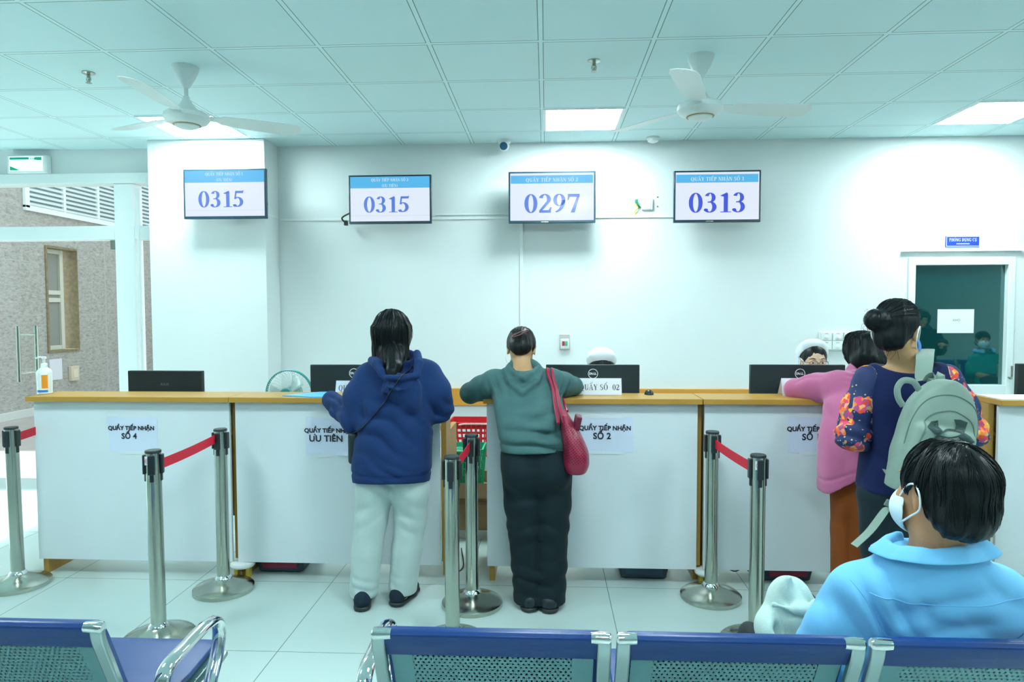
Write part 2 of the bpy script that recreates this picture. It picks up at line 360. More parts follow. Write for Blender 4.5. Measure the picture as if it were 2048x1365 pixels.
def serif_mb(txt, h, fr, sx=1.0, lift=.001, align='C', gap=.06):
    polys = []; x = 0
    for ch in txt:
        base, marks = DIA.get(ch, (ch, '')); wd, ps = SERIF[base]; c = x + wd/2 - .03
        polys += [[(x+a, b) for a, b in p] for p in ps]
        for m_ in marks:
            if m_ == '^': polys += _q((c-.2, 1.07), (c-.1, 1.07), (c+.02, 1.2), (c, 1.26)) + _q((c+.2, 1.07), (c+.1, 1.07), (c-.02, 1.2), (c, 1.26))
            if m_ == '`': polys += _q((c+.12, 1.42), (c+.24, 1.42), (c+.28, 1.24), (c+.22, 1.22))
            if m_ == "'": polys += _q((c+.3, 1.42), (c+.18, 1.4), (c+.14, 1.22), (c+.19, 1.22))
            if m_ == '.': polys += _dot(c, -.16, .07)
            if m_ == 'h': polys += _arc(x+.62, 1.0, .16, .16, -80, 30, .06, .06, 6)
        x += wd + gap
    W = x-gap; mb = MB(); ox = {'C': W/2, 'L': 0, 'R': W}[align]
    for p in polys: mb.add([fr((a-ox)*h*sx, (b-.5)*h, lift) for a, b in p], [tuple(range(len(p)))])
    return mb

# ------------------------------------------------------------------ the setting
XL, XR, YF = -6.6, 9.0, -7.5
b = MB().bx(XL, XR, YF, YW+.15, -.1, 0); FLOOR = struct(b, 'floor', floor_mat(), smooth=False)
b = MB().bx(XL, XR, YF, YW+.1, HC, HC+.12); struct(b, 'ceiling', ceiling_mat(), smooth=False)
# back wall with the openings of the entrance (left) and the storeroom door (right)
DX0, DX1, DZ1 = 3.03, 3.89, 1.985          # storeroom door opening
EX0, EX1, EZ1 = -5.35, -3.30, 2.70         # entrance partition opening
b = MB()
b.bx(EX1, DX0, YW, YW+.15, 0, HC); b.bx(DX0, DX1, YW, YW+.15, DZ1, HC); b.bx(DX1, XR, YW, YW+.15, 0, HC)
b.bx(EX0, EX1, YW, YW+.15, EZ1, HC); b.bx(XL, EX0, YW, YW+.15, 0, HC)
struct(b, 'wall_back', WHITE, smooth=False)
struct(MB().bx(XR, XR+.15, YF, YW+.15, 0, HC), 'wall_right', WHITE, smooth=False)
struct(MB().bx(XL, XR, YF-.15, YF, 0, HC), 'wall_front', WHITE, smooth=False)
b = MB()                                    # left wall, a tall glazed opening near the back
b.bx(XL-.15, XL, YF, 3.5, 0, HC); b.bx(XL-.15, XL, 5.55, YW+.15, 0, HC); b.bx(XL-.15, XL, 3.5, 5.55, 2.75, HC)
struct(b, 'wall_left', WHITE, smooth=False)
struct(MB().bx(-3.335, -2.335, 5.56, YW, 0, HC), 'wall_column', WHITE, bevel=.004)
struct(MB().bx(-2.335, DX0-.06, YW-.012, YW, 0, .1).bx(DX1+.06, XR, YW-.012, YW, 0, .1), 'baseboard_back', mat('grey_baseboard', (.42, .47, .46), .4), smooth=False)
struct(MB().bx(DX0-.06, DX1+.05, YW-.035, YW, 2.03, 2.045), 'trim_1', TRIMW, bevel=.003)

# storeroom door: white frame, fixed white bottom panel, dark tinted pane
b = MB(); g = .055
b.bx(DX0, DX0+g, YW-.02, YW+.1, 0, DZ1); b.bx(DX1-g, DX1, YW-.02, YW+.1, 0, DZ1); b.bx(DX0+g, DX1-g, YW-.02, YW+.1, DZ1-g*1.2, DZ1); b.bx(DX0+g, DX1-g, YW-.02, YW+.1, .80, .915)
D1 = struct(b, 'door_1', TRIMW, bevel=.004)
dg = mat('dark_tinted_glass', (.004, .045, .048), .03, spec=.75)
_ns, _lk, _b = nodes_of(dg); _g = _ns.new('ShaderNodeBsdfGlossy'); _g.inputs['Roughness'].default_value = .02; _g.inputs['Color'].default_value = (.5, .95, .9, 1); _x = _ns.new('ShaderNodeMixShader'); _x.inputs[0].default_value = .16
_lk.new(_b.outputs[0], _x.inputs[1]); _lk.new(_g.outputs[0], _x.inputs[2]); _lk.new(_x.outputs[0], _ns['Material Output'].inputs[0])
part(MB().bx(DX0+g, DX1-g, YW+.03, YW+.04, .915, DZ1-g*1.2), 'pane', dg, D1, smooth=False)
part(MB().bx(DX0+g, DX1-g, YW+.02, YW+.05, .02, .80), 'lower_panel', mat('dark_door_panel', (.012, .05, .055), .3), D1, smooth=False)
part(MB().tube(bez([(DX1-.035, YW-.02, .98), (DX1-.035, YW-.06, .98), (DX1-.035, YW-.06, 1.08)]), .008), 'handle', STEEL, D1)

# entrance partition: white aluminium header, transom bar, posts; glass leaf and fixed panes
b = MB()
b.bx(EX0, -3.335, YW-.05, YW+.12, 2.675, 2.765)                # header lip under the beam
b.bx(EX0+.12, -3.80, YW-.028, YW+.1, 2.185, 2.305); b.bx(-3.62, EX1, YW-.028, YW+.1, 2.185, 2.305)                    # transom bar
b.bx(-3.80, -3.62, YW-.03, YW+.1, 0, 2.675)                     # post
b.bx(-3.60, -3.575, YW-.035, YW-.005, 0, 2.63)                 # glazing bead
b.bx(EX0, EX0+.12, YW-.03, YW+.1, 0, 2.675)
FRAME = struct(b, 'window_1', TRIMW, bevel=.006)
CLEAR = glass_mat('clear_glass')
part(MB().bx(EX0+.12, -3.80, YW+.03, YW+.036, 2.305, 2.675), 'transom_pane', CLEAR, FRAME, smooth=False)
part(MB().bx(-3.575, EX1, YW+.03, YW+.036, 0.02, 2.185).bx(-3.575, EX1, YW+.03, YW+.036, 2.305, 2.675), 'side_pane', CLEAR, FRAME, smooth=False)
# the door leaf
DOOR = struct(MB().bx(-4.93, -3.815, YW+.035, YW+.047, .02, 2.175), 'door_2', CLEAR, smooth=False)
part(MB().bx(-3.822, -3.812, YW+.032, YW+.050, .02, 2.175), 'polished_edge', mat('green_glass_edge', (.12, .50, .38), .15, spec=.6), DOOR, smooth=False)
part(MB().bx(-3.875, -3.808, YW+.015, YW+.062, 2.095, 2.182), 'patch_fitting', STEEL, DOOR, bevel=.004)
part(MB().bx(-3.875, -3.808, YW+.015, YW+.062, .01, .1), 'patch_fitting', STEEL, DOOR, bevel=.004)
for sgn, y in ((1, YW-.03), (-1, YW+.11)):
    h = MB(); x = -4.72 if sgn > 0 else -4.66
    h.tube([(x, y, .92), (x, y, 1.42)], .016, 12)
    for z in (1.0, 1.34): h.tube([(x, y, z), (-4.69, YW+.04, z)], .009, 8)
    part(h, 'pull_handle', STEEL, DOOR)
# fixed glass beside it
part(MB().bx(EX0+.12, -4.945, YW+.035, YW+.047, .02, 2.18), 'fixed_pane', CLEAR, FRAME, smooth=False)
# glazed opening in the left wall
b = MB()
for y in (3.5, 5.50): b.bx(XL-.1, XL-.03, y, y+.05, 0, 2.75)
b.bx(XL-.1, XL-.03, 3.55, 5.50, 2.70, 2.75)
WL = struct(b, 'window_2', TRIMW, bevel=.005)
part(MB().bx(XL-.07, XL-.064, 3.55, 5.50, .0, 2.70), 'pane', CLEAR, WL, smooth=False)

# what the entrance looks onto: stone clad side wall, paved passage
STONE = stone_mat(); XS = -7.75
WY0, WY1, WZ0, WZ1 = 10.12, 10.83, .90, 2.58
b = MB()
b.bx(XS-.3, XS, 7.2, WY0, -.1, 4.6); b.bx(XS-.3, XS, WY1, 16, -.1, 4.6); b.bx(XS-.3, XS, WY0, WY1, -.1, WZ0); b.bx(XS-.3, XS, WY0, WY1, WZ1, 4.6)
struct(b, 'wall_outside', STONE, smooth=False)
struct(MB().bx(XS, 2.0, 15.9, 16.1, -.1, 4.6), 'wall_outside_end', STONE, smooth=False)
pv = mat('pinkish_paving', (.44, .37, .35), .35, var=.1, vscale=3)
struct(MB().bx(-11, 2, YW+.15, 16, -.12, -.02), 'floor_outside', pv, smooth=False)
struct(MB().bx(XS, XS+.05, 7.2, 16, -.02, .10), 'baseboard_outside', mat('pale_kerb', (.6, .6, .57), .5), bevel=.004)
b = MB(); e = .035
b.bx(XS-.22, XS+.02, WY0, WY0+e, WZ0, WZ1); b.bx(XS-.22, XS+.02, WY1-e*.4, WY1, WZ0, WZ1); b.bx(XS-.22, XS+.02, WY0+e, WY1-e*.4, WZ1-e, WZ1); b.bx(XS-.22, XS+.02, WY0+e, WY1-e*.4, WZ0, WZ0+e)
OW = struct(b, 'window_3', mat('brown_stone_reveal', (.22, .165, .085), .5, var=.25, vscale=18), smooth=False)
b = MB(); f0, f1 = XS-.2, XS-.13
cream = mat('cream_window_frame', (.62, .60, .50), .4)
for y in (WY0+e, WY0+.5): b.bx(f0, f1, y, y+.07, WZ0+e, WZ1-e)
for z in (WZ0+e, 1.70, 1.82, WZ1-e-.07): b.bx(f0+.004, f1-.004, WY0+e+.07, WY0+.5, z, z+.07)
part(b, 'sash_frame', cream, OW, bevel=.004)
part(MB().bx(f0+.02, f0+.03, WY0+.05, WY0+.56, WZ0+.05, WZ1-.05), 'pane', mat('frosted_pane', (.27, .27, .24), .25), OW, smooth=False)
# louvred vent high on the stone wall
v = thing('louvre_vent', (XS, 9.8, 3.14), 'wide white louvred vent grille high on the grey stone wall outside', 'vent')
part(MB().bx(XS, XS+.05, 9.72, 9.8, 3.1, 4.1).bx(XS, XS+.05, 9.72, 13.4, 3.06, 3.14).bx(XS, XS+.05, 9.72, 13.4, 4.06, 4.14).bx(XS, XS+.05, 10.52, 10.57, 3.14, 4.06).bx(XS, XS+.05, 11.34, 11.39, 3.14, 4.06).bx(XS, XS+.05, 12.2, 12.25, 3.14, 4.06), 'frame', TRIMW, v, bevel=.004)
part(MB().bx(XS, XS+.006, 9.8, 13.3, 3.14, 4.06), 'dark_backing', mat('vent_dark', (.26, .30, .30), .7), v, smooth=False)
b = MB(); R = Matrix.Rotation(math.radians(38), 3, 'Y')
for k in range(13): b.box((XS+.028, 11.55, 3.17+k*.071), (.028, 1.75, .010), R)
part(b, 'louvres', TRIMW, v, smooth=False)
tag(MB().bx(XS, XS+.004, 10.15, 10.42, .47, .80).build('notice_paper', mat('notice_white', (.7, .68, .72), .6), smooth=False), 'blank white notice sheet on the stone wall outside, behind the sanitizer bottle', 'paper')
sb = thing('switch_box', (XS, 10.63, .42), 'small beige switch box on the stone wall outside', 'switch')
part(MB().bx(XS, XS+.06, 10.56, 10.74, .42, .66), 'box', mat('beige_plastic', (.62, .52, .38), .4), sb, bevel=.008)
part(MB().bx(XS+.06, XS+.066, 10.60, 10.70, .47, .61), 'cover', mat('beige_plastic_light', (.72, .62, .48), .4), sb, bevel=.003)

# ------------------------------------------------------------------ ceiling fittings
EMIT = mat('lit_diffuser', (.9, .95, .95), .4, emit=PANEL_COL, es=PANEL_W)
def ceiling_light(x, y, label):
    t = thing('ceiling_light', (x+.3, y+.3, HC), label, 'ceiling light', 'square light panels in the ceiling')
    b = MB(); z0, z1 = HC-.006, HC
    b.bx(x+.008, x+.03, y+.008, y+.592, z0, z1); b.bx(x+.57, x+.592, y+.008, y+.592, z0, z1); b.bx(x+.03, x+.57, y+.008, y+.03, z0, z1); b.bx(x+.03, x+.57, y+.57, y+.592, z0, z1)
    part(b, 'frame', TRIMW, t, smooth=False)
    part(MB().bx(x+.03, x+.57, y+.03, y+.57, HC-.004, HC-.001), 'diffuser', EMIT, t, smooth=False)
ceiling_light(-3.028, 4.867, 'lit square ceiling panel partly behind the left ceiling fan')
ceiling_light(-.028, 4.867, 'lit square ceiling panel in the middle, beyond the sprinkler')
ceiling_light(2.972, 4.867, 'lit square ceiling panel near the storeroom door, cut by the right edge')
for yy in (1.867, -1.133):
    for xx in (-3.028, -.028, 2.972, 5.972):
        ceiling_light(xx, yy, 'lit square ceiling panel above the waiting area, outside the picture')

FANW = mat('fan_white_enamel', (.72, .80, .79), .35)
def ceiling_fan(x, y, rot, label):
    t = thing('ceiling_fan', (x, y, HC), label, 'ceiling fan', 'white ceiling fans')
    part(MB().lathe([(.075, 0), (.073, -.015), (.055, -.06), (.028, -.11), (.018, -.125)], (x, y, HC), n=32), 'canopy', FANW, t)
    part(MB().tube([(x, y, HC-.12), (x, y, HC-.20)], .012, 14), 'rod', FANW, t)
    part(MB().lathe([(.018, -.17), (.022, -.19), (.045, -.225), (.065, -.25), (.105, -.262), (.125, -.275), (.128, -.30), (.115, -.32), (.085, -.335), (.078, -.336)], (x, y, HC), n=40), 'motor_housing', FANW, t)
    part(MB().torus((x, y, HC-.336), .073, .005), 'brass_ring', mat('fan_ring', (.35, .26, .12), .4), t)
    part(MB().lathe([(.070, -.334), (.066, -.345), (.045, -.355), (0, -.358)], (x, y, HC), n=32), 'cap', FANW, t)
    for k in range(3):
        a = rot + k*2*math.pi/3; d = Vector((math.cos(a), math.sin(a), 0)); n = Vector((-d.y, d.x, 0)); c0 = Vector((x, y, HC-.285))
        b = MB(); S = [(.10, .025), (.17, .03), (.20, .055), (.35, .07), (.58, .075), (.64, .06), (.66, .02)]; vs = []
        for r, h in S:
            for s, u in ((-1, .006), (1, -.006)):
                p = c0 + d*r + n*(h*s) + Vector((0, 0, u*(h/.03))); vs += [p, p+Vector((0, 0, .004))]
        fs = []
        for i in range(len(S)-1):
            j = i*4; fs += [(j, j+2, j+6, j+4), (j+1, j+5, j+7, j+3), (j, j+4, j+5, j+1), (j+2, j+3, j+7, j+6)]
        fs += [(0, 1, 3, 2), (len(vs)-4, len(vs)-2, len(vs)-1, len(vs)-3)]; b.add(vs, fs)
        part(b, 'blade', FANW, t)
ceiling_fan(-2.112, 3.93, math.radians(35), 'white three-blade ceiling fan in front of the left light panel')
ceiling_fan(.873, 3.93, math.radians(10), 'white three-blade ceiling fan right of the middle light panel')
def sprinkler(x, y, label):
    t = thing('sprinkler', (x, y, HC), label, 'sprinkler', 'ceiling sprinklers')
    part(MB().lathe([(.036, 0), (.036, -.006), (.02, -.012)], (x, y, HC), n=24), 'escutcheon', STEEL, t)
    part(MB().lathe([(.011, -.01), (.011, -.03), (.014, -.035), (.006, -.045), (.006, -.055)], (x, y, HC), n=16).tube([(x-.012, y, HC-.03), (x-.014, y, HC-.045), (x-.004, y, HC-.06)], .003).tube([(x+.012, y, HC-.03), (x+.014, y, HC-.045), (x+.004, y, HC-.06)], .003), 'body', STEEL, t)
    part(MB().lathe([(.004, -.058), (.017, -.06), (.017, -.063)], (x, y, HC), n=16), 'deflector', STEEL, t)
sprinkler(-2.737, 3.982, 'small steel sprinkler head in the ceiling left of the left fan')
sprinkler(.275, 3.96, 'small steel sprinkler head in the ceiling in front of the middle light panel')
t = thing('motion_sensor', (.886, 5.72, HC), 'small white round sensor on the ceiling below the right fan', 'sensor')
part(MB().lathe([(.055, 0), (.055, -.012), (.048, -.02)], (.886, 5.72, HC)), 'mount', PLAST, t)
part(MB().lathe([(.047, -.018), (.044, -.034), (.025, -.044), (0, -.047)], (.886, 5.72, HC)), 'dome', PLAST, t)
t = thing('security_camera', (-.35, 5.75, HC), 'small white dome security camera hanging where ceiling meets wall', 'security camera')
part(MB().lathe([(.055, 0), (.053, -.02), (.045, -.03)], (-.35, 5.75, HC)), 'mount', PLAST, t)
part(MB().sphere((-.35, 5.735, HC-.05), .043), 'eyeball', PLAST, t)
part(MB().lathe([(.033, .0), (.033, .012), (.028, .016), (0, .016)], (-.352, 5.70, HC-.058), axis=(-.05, -1, -.25)), 'lens_window', mat('camera_lens', (.02, .10, .20), .1, spec=.8), t)
# exit sign on the beam above the entrance
t = thing('exit_sign', (-4.5, YW, 2.75), 'green and white illuminated exit sign box above the glass entrance', 'exit sign')
part(MB().bx(-4.735, -4.375, YW-.07, YW, 2.765, 2.925), 'housing', PLAST, t, bevel=.012, seg=3)
part(MB().bx(-4.71, -4.405, YW-.074, YW-.07, 2.785, 2.91), 'lit_face', mat('exit_face', (.7, .9, .85), .4, emit=(.62, .95, .88), es=.5), t, smooth=False)
gr = mat('exit_green', (.0, .28, .15), .4, emit=(.0, .30, .16), es=.25); f = fr_xz((-4.5575, YW-.0745, 2.8475))
b = MB().prism([(-.145, .056), (.145, .056), (.145, .028), (.06, .036), (-.145, .036)], f, (.0, .0008)); b.prism([(-.145, -.056), (-.145, -.02), (-.055, -.056)], f, (.0, .0008))
part(b, 'green_bands', gr, t, smooth=False)
part(text_mb('EXIT', .026, fr_xz((-4.5, YW-.0755, 2.892)), offset=.001), 'lettering', mat('exit_letter', (.8, .95, .9), .4, emit=(.7, .95, .9), es=.45), t, smooth=False)

# ------------------------------------------------------------------ wall screens
SCR = mat('screen_white', (.02, .02, .03), .12, spec=.2, emit=(.80, .88, 1.0), es=0.5)
SBAND = mat('screen_band', (.02, .02, .03), .12, spec=.2, emit=(.10, .50, .87), es=0.5)
SNUM = mat('screen_numeral', (.02, .02, .03), .12, spec=.2, emit=(.055, .10, .72), es=0.5)
SNUM2 = mat('screen_numeral_pale', (.02, .02, .03), .12, spec=.2, emit=(.10, .22, .72), es=0.5)
SWHT = mat('screen_lettering', (.02, .02, .03), .12, spec=.2, emit=(.75, .92, 1.0), es=0.5)
SLINE = mat('screen_rule', (.02, .02, .03), .12, spec=.2, emit=(.62, .70, .85), es=0.5)
def wall_screen(x0, x1, z0, z1, y, ywall, lines, num, nh, nx, nm, label, rule=True, strip=False):
    cx, cz, W, H = (x0+x1)/2, (z0+z1)/2, x1-x0, z1-z0
    t = thing('wall_screen', (cx, ywall, z0), label, 'wall screen', 'queue number screens on the wall')
    part(MB().bx(x0, x1, y, y+.035, z0, z1).bx(x0+.08, x1-.08, y+.035, y+.06, z0+.05, z1-.08), 'casing', mat('screen_casing', (.012, .045, .07), .25), t, bevel=.004)
    bz = .014
    S = part(MB().bx(x0+bz, x1-bz, y-.001, y+.004, z0+bz*1.5, z1-bz), 'display', SCR, t, smooth=False)
    zt = z1-bz-(.018 if strip else 0); bh = (.095 if len(lines) > 1 else .066)
    part(MB().bx(x0+bz+(.004 if strip else 0), x1-bz-(.008 if strip else 0), y-.0016, y-.001, zt-bh, zt), 'header_band', SBAND, t, smooth=False)
    for i, l in enumerate(lines):
        zz = zt - bh*(i+.5)/len(lines) - .004
        part(serif_mb(l, .024 if len(lines) > 1 else .030, fr_xz((cx, y-.0016, zz)), sx=1.05 if len(lines) > 1 else 1.15, gap=.05), 'header_lettering', SWHT, t, smooth=False)
    nb = MB()
    for k in (-1, 0, 1):
        s_ = serif_mb(num, nh, fr_xz((cx+nx+k*nh*.018, y-.001, (zt-bh+z0)/2+(.012 if rule else -.002))), sx=1.2, gap=.06, lift=.001+.0001*k); nb.add(s_.v, s_.f)
    part(nb, 'number', nm, t, smooth=False)
    if rule: part(MB().bx(x0+bz, x1-bz, y-.0014, y-.001, z0+.066, z0+.069), 'rule', SLINE, t, smooth=False)
    b = MB().bx(cx-.12, cx+.12, ywall-.015, ywall, cz-.1, cz+.1); b.bx(cx-.03, cx+.03, y+.05, ywall, cz-.05, cz+.05)
    part(b, 'bracket', BLACKP, t, smooth=False)
    if strip: part(MB().bx(cx-.09, cx-.03, y-.003, y, z0+.006, z0+.012), 'logo_plate', STEEL, t, smooth=False)
    return t
def scr(px, Y): a = at(px[0], px[1], Y); c = at(px[2], px[3], Y); return a.x, c.x, c.z, a.z
wall_screen(*scr((365.5, 339, 533, 437), 5.40), 5.40, 5.56, ['QUẦY TIẾP NHẬN SỐ 1', '(ƯU TIÊN)'], '0315', .130, -.03, SNUM2, 'wall screen on the column showing 0315 under a two-line blue header')
wall_screen(*scr((697, 351, 863, 447), 5.62), 5.62, YW, ['QUẦY TIẾP NHẬN SỐ 3', '(ƯU TIÊN)'], '0315', .132, -.03, SNUM2, 'wall screen showing 0315 right of the column, above the woman in navy hoodie')
wall_screen(*scr((1017, 344, 1191, 445.5), 5.62), 5.62, YW, ['QUẦY TIẾP NHẬN SỐ 2'], '0297', .152, .0, SNUM2, 'wall screen showing 0297 in the middle of the wall', rule=False, strip=True)
wall_screen(*scr((1348, 342, 1521, 444), 5.62), 5.62, YW, ['QUẦY TIẾP NHẬN SỐ 1'], '0313', .158, .0, SNUM, 'wall screen showing 0313, rightmost of the row', rule=False, strip=True)
c = at(531, 405, 5.5)
tag(MB().tube(bez([(c.x-.02, 5.46, c.z+.06), (c.x+.02, 5.47, c.z+.02), (c.x+.022, 5.47, c.z-.05), (c.x-.02, 5.47, c.z-.1), (c.x-.06, 5.48, c.z-.09)]), .006).build('cable', WIRE), 'black cable looping at the right edge of the column screen', 'cable')
c = at(690, 438, 5.75)
tag(MB().tube(bez([(c.x+.1, 5.70, c.z+.06), (c.x-.02, 5.74, c.z+.01), (c.x, 5.76, c.z-.03), (c.x+.02, 5.76, c.z-.045)]), .007).box((c.x+.005, 5.76, c.z-.035), (.012, .02, .02)).build('cable', WIRE), 'black cable and plug at the lower left of the second screen from the left', 'cable')

# ------------------------------------------------------------------ things on the walls
def conduit(name, pts, label):
    return tag(MB().tube(pts, .011, 4).build(name, PLAST, smooth=False), label, 'conduit')
b = MB().bx(-2.31, 1.2, YW-.012, YW, 2.335, 2.356)
tag(b.build('conduit', PLAST, bevel=.002), 'long horizontal white cable conduit running below the wall screens', 'conduit')
tag(MB().bx(-.95, -.3, YW-.014, YW, 2.372, 2.382).build('conduit', PLAST, bevel=.002), 'short thin white conduit between the second and third wall screens', 'conduit')
tag(MB().bx(-.225, -.196, YW-.014, YW, 0.9, 2.335).build('conduit', PLAST, bevel=.002), 'vertical white cable conduit dropping below the screen showing 0297', 'conduit')
tag(MB().bx(-2.34, -2.332, 5.6, 5.83, 2.352, 2.37).build('conduit', PLAST, bevel=.002), 'short white conduit on the side of the column', 'conduit')
t = thing('junction_box', (.87, YW, 2.37), 'white socket plate between two wall screens with loose coloured wires', 'socket')
part(MB().bx(.81, .905, YW-.022, YW, 2.40, 2.50), 'plate', PLAST, t, bevel=.005)
part(MB().bx(.83, .885, YW-.026, YW-.022, 2.41, 2.49), 'cover', PLAST, t, bevel=.003)
part(MB().tube(bez([(.775, YW-.01, 2.48), (.76, YW-.02, 2.45), (.775, YW-.02, 2.42), (.755, YW-.02, 2.39), (.76, YW-.01, 2.36)]), .006), 'yellow_wire', mat('yellow_wire', (.7, .6, .12), .5), t)
part(MB().tube(bez([(.80, YW-.01, 2.42), (.775, YW-.03, 2.44), (.765, YW-.025, 2.47)]), .007).box((.765, YW-.03, 2.472), (.012, .01, .014)), 'green_wire', mat('green_wire', (.02, .25, .15), .5), t)
for x, z in ((.945, 2.51), (.945, 2.43)): tag(MB().lathe([(.006, 0), (.006, .006), (0, .008)], (x, YW, z), axis=(0, -1, 0), n=12).build('screw', STEEL), 'screw head in the wall beside the socket plate, ' + ('upper' if z > 2.5 else 'lower') + ' of the two', 'screw', 'screws beside the socket plate')
t = thing('alarm_switch', (.16, YW, 1.2), 'square wall switch with red and green buttons right of the woman in grey', 'switch')
part(MB().bx(.115, .208, YW-.022, YW, 1.21, 1.345), 'frame', mat('pinkish_grey_plastic', (.55, .50, .50), .4), t, bevel=.005)
part(MB().bx(.125, .198, YW-.028, YW-.02, 1.22, 1.305), 'face', PLAST, t, bevel=.004)
part(MB().bx(.138, .161, YW-.034, YW-.028, 1.245, 1.285), 'red_button', mat('red_button', (.45, .03, .06), .4), t, bevel=.003)
part(MB().bx(.162, .185, YW-.034, YW-.028, 1.245, 1.285), 'green_button', mat('green_button', (.08, .45, .25), .4), t, bevel=.003)
t = thing('light_switch_bank', (2.44, YW, 1.2), 'white panel of six light switches beside the storeroom door', 'switch')
part(MB().bx(2.305, 2.60, YW-.025, YW, 1.205, 1.365), 'back_plate', PLAST, t, bevel=.006)
for i in range(3):
    for j in range(2):
        x, z = 2.315+i*.094, 1.213+j*.077
        g_ = part(MB().bx(x, x+.088, YW-.033, YW-.025, z, z+.07), 'switch_module', PLAST, t, bevel=.004)
        part(MB().lathe([(.018, 0), (.018, .008), (.012, .012), (0, .012)], (x+.044, YW-.033, z+.026), axis=(0, -1, 0), n=20), 'knob', PLAST, g_)
        part(MB().bx(x+.03, x+.058, YW-.034, YW-.033, z+.055, z+.061), 'mark', mat('grey_mark', (.4, .45, .45), .5), g_, smooth=False)
t = thing('door_sign', (3.46, YW, 2.06), 'blue door sign with white lettering above the storeroom door', 'sign')
part(MB().bx(3.325, 3.60, YW-.012, YW, 2.07, 2.16), 'plate', mat('sign_blue', (.012, .06, .55), .35), t, bevel=.002)
b = MB()
for q in ((3.328, 3.597, 2.073, 2.077), (3.328, 3.597, 2.153, 2.157), (3.328, 3.332, 2.077, 2.153), (3.593, 3.597, 2.077, 2.153)): b.bx(q[0], q[1], YW-.0132, YW-.012, q[2], q[3])
part(b, 'border', mat('sign_white', (.85, .88, .9), .4), t, smooth=False)
part(serif_mb('PHÒNG DỤNG CỤ', .026, fr_xz((3.4625, YW-.012, 2.128)), sx=.9), 'lettering', mat('sign_white', (.85, .88, .9), .4), t, smooth=False)
part(serif_mb('TOOL ROOM', .012, fr_xz((3.4625, YW-.012, 2.095))) if False else MB().bx(3.41, 3.515, YW-.0128, YW-.012, 2.091, 2.098), 'small_print', mat('sign_white', (.85, .88, .9), .4), t, smooth=False)
t = tag(MB().bx(3.295, 3.592, YW+.026, YW+.0295, 1.35, 1.55).build('paper_notice', PAPER, smooth=False), 'white paper notice stuck on the dark glass of the storeroom door', 'paper')
part(text_mb('KHO', .028, fr_xz((3.45, YW+.026, 1.458))), 'lettering', mat('grey_ink', (.2, .22, .25), .6), t, smooth=False)
tag(MB().bx(-1.08, 2.0, YW-.03, YW, .725, .875).build('wall_rail', WOODO, bevel=.004), 'orange-brown wooden rail board along the white wall behind the counters', 'rail')

# ------------------------------------------------------------------ counters
def counter(x0, x1, label, left_out=False, right_out=True):
    """front panel between x0 and x1, raised off the floor; wooden sides carry it"""
    t = thing('reception_counter', ((x0+x1)/2, 3.78, 0), label, 'counter', 'white fronted reception counters')
    part(MB().bx(x0, x1, 3.78, 3.80, .092, 1.025), 'front_panel', LAM, t, bevel=.001)
    part(MB().bx(x0-.016, x1+.016, 3.735, 4.0, 1.03, 1.06), 'counter_top', WOOD, t, bevel=.002)
    xl = (x0-.03, x0) if left_out else (x0+.012, x0+.042)
    xr = (x1, x1+.03) if right_out else (x1-.042, x1-.012)
    for xa, xb in (xl, xr):
        y0 = 3.82 if (xa >= x1 or xb <= x0) else 3.80
        tn = [(y0, 0), (y0, 1.03)] if y0 < 3.81 else [(3.87, 0), (3.87, .1), (y0, .1), (y0, 1.03)]
        part(MB().prism(tn+[ (3.99, 1.03), (3.99, .84), (4.26, .84), (4.26, 0)], lambda a, b_, d: Vector((d, a, b_)), (xa, xb)), 'side_panel', WOODV, t, smooth=False)
    part(MB().bx(x0+.045, x1-.045, 3.81, 4.26, .812, .842), 'desk_board', WOODV, t, smooth=False)
    part(MB().bx(x0+.045, x1-.045, 4.0, 4.015, .842, 1.03), 'rear_panel', LAM, t, smooth=False)
    part(MB().bx(x0+.045, x1-.045, 3.99, 4.005, .3, .81), 'modesty_panel', WOODV, t, smooth=False)
    return t
counter(-2.99, -1.822, 'leftmost reception counter with a sanitizer bottle on its end')
counter(-1.788, -.602, 'reception counter where the woman in navy hoodie stands')
counter(-.335, .842, 'reception counter where the woman in grey top leans')
counter(.880, 2.06, 'reception counter where the woman in pink leans')
counter(2.46, 3.66, 'reception counter with yellow wooden side at the right edge', left_out=True)

def taped_paper(x0, x1, z0, z1, lines, label, curl=None):
    b = MB(); n = 10; y = 3.7785; vs = []; fs = []
    for j in range(n+1):
        for i in range(n+1):
            u, v_ = i/n, j/n; d = 0
            if curl == 'br': d = max(0, (u-.75)+(.2-v_))*.06
            if curl == 'tl': d = max(0, (.1-u)+(v_-.86))*.05
            vs.append((x0+(x1-x0)*u, y-d, z0+(z1-z0)*v_))
    for j in range(n):
        for i in range(n): k = j*(n+1)+i; fs.append((k, k+1, k+n+2, k+n+1))
    b.add(vs, fs); o = b.build('paper_sign', mat('taped_paper', (.665, .73, .885), .5), base=((x0+x1)/2, y, z0))
    tag(o, label, 'paper sign', 'paper signs taped to the counter fronts')
    for txt, size, cx, cz in lines: part(text_mb(txt, size, fr_xz((cx, y-.001, cz)), offset=.0014, spacing=1.03), 'lettering', INK, o, smooth=False)
    tp = mat('clear_tape', (.74, .80, .84), .2)
    part(MB().bx(x0+.05, x1-.05, y-.001, y-.0005, z1-.008, z1+.014).bx(x0+.06, x1-.06, y-.001, y-.0005, z0-.013, z0+.006), 'tape', tp, o, smooth=False)
    return o
def pz(px, py): return at(px, py, 3.78)
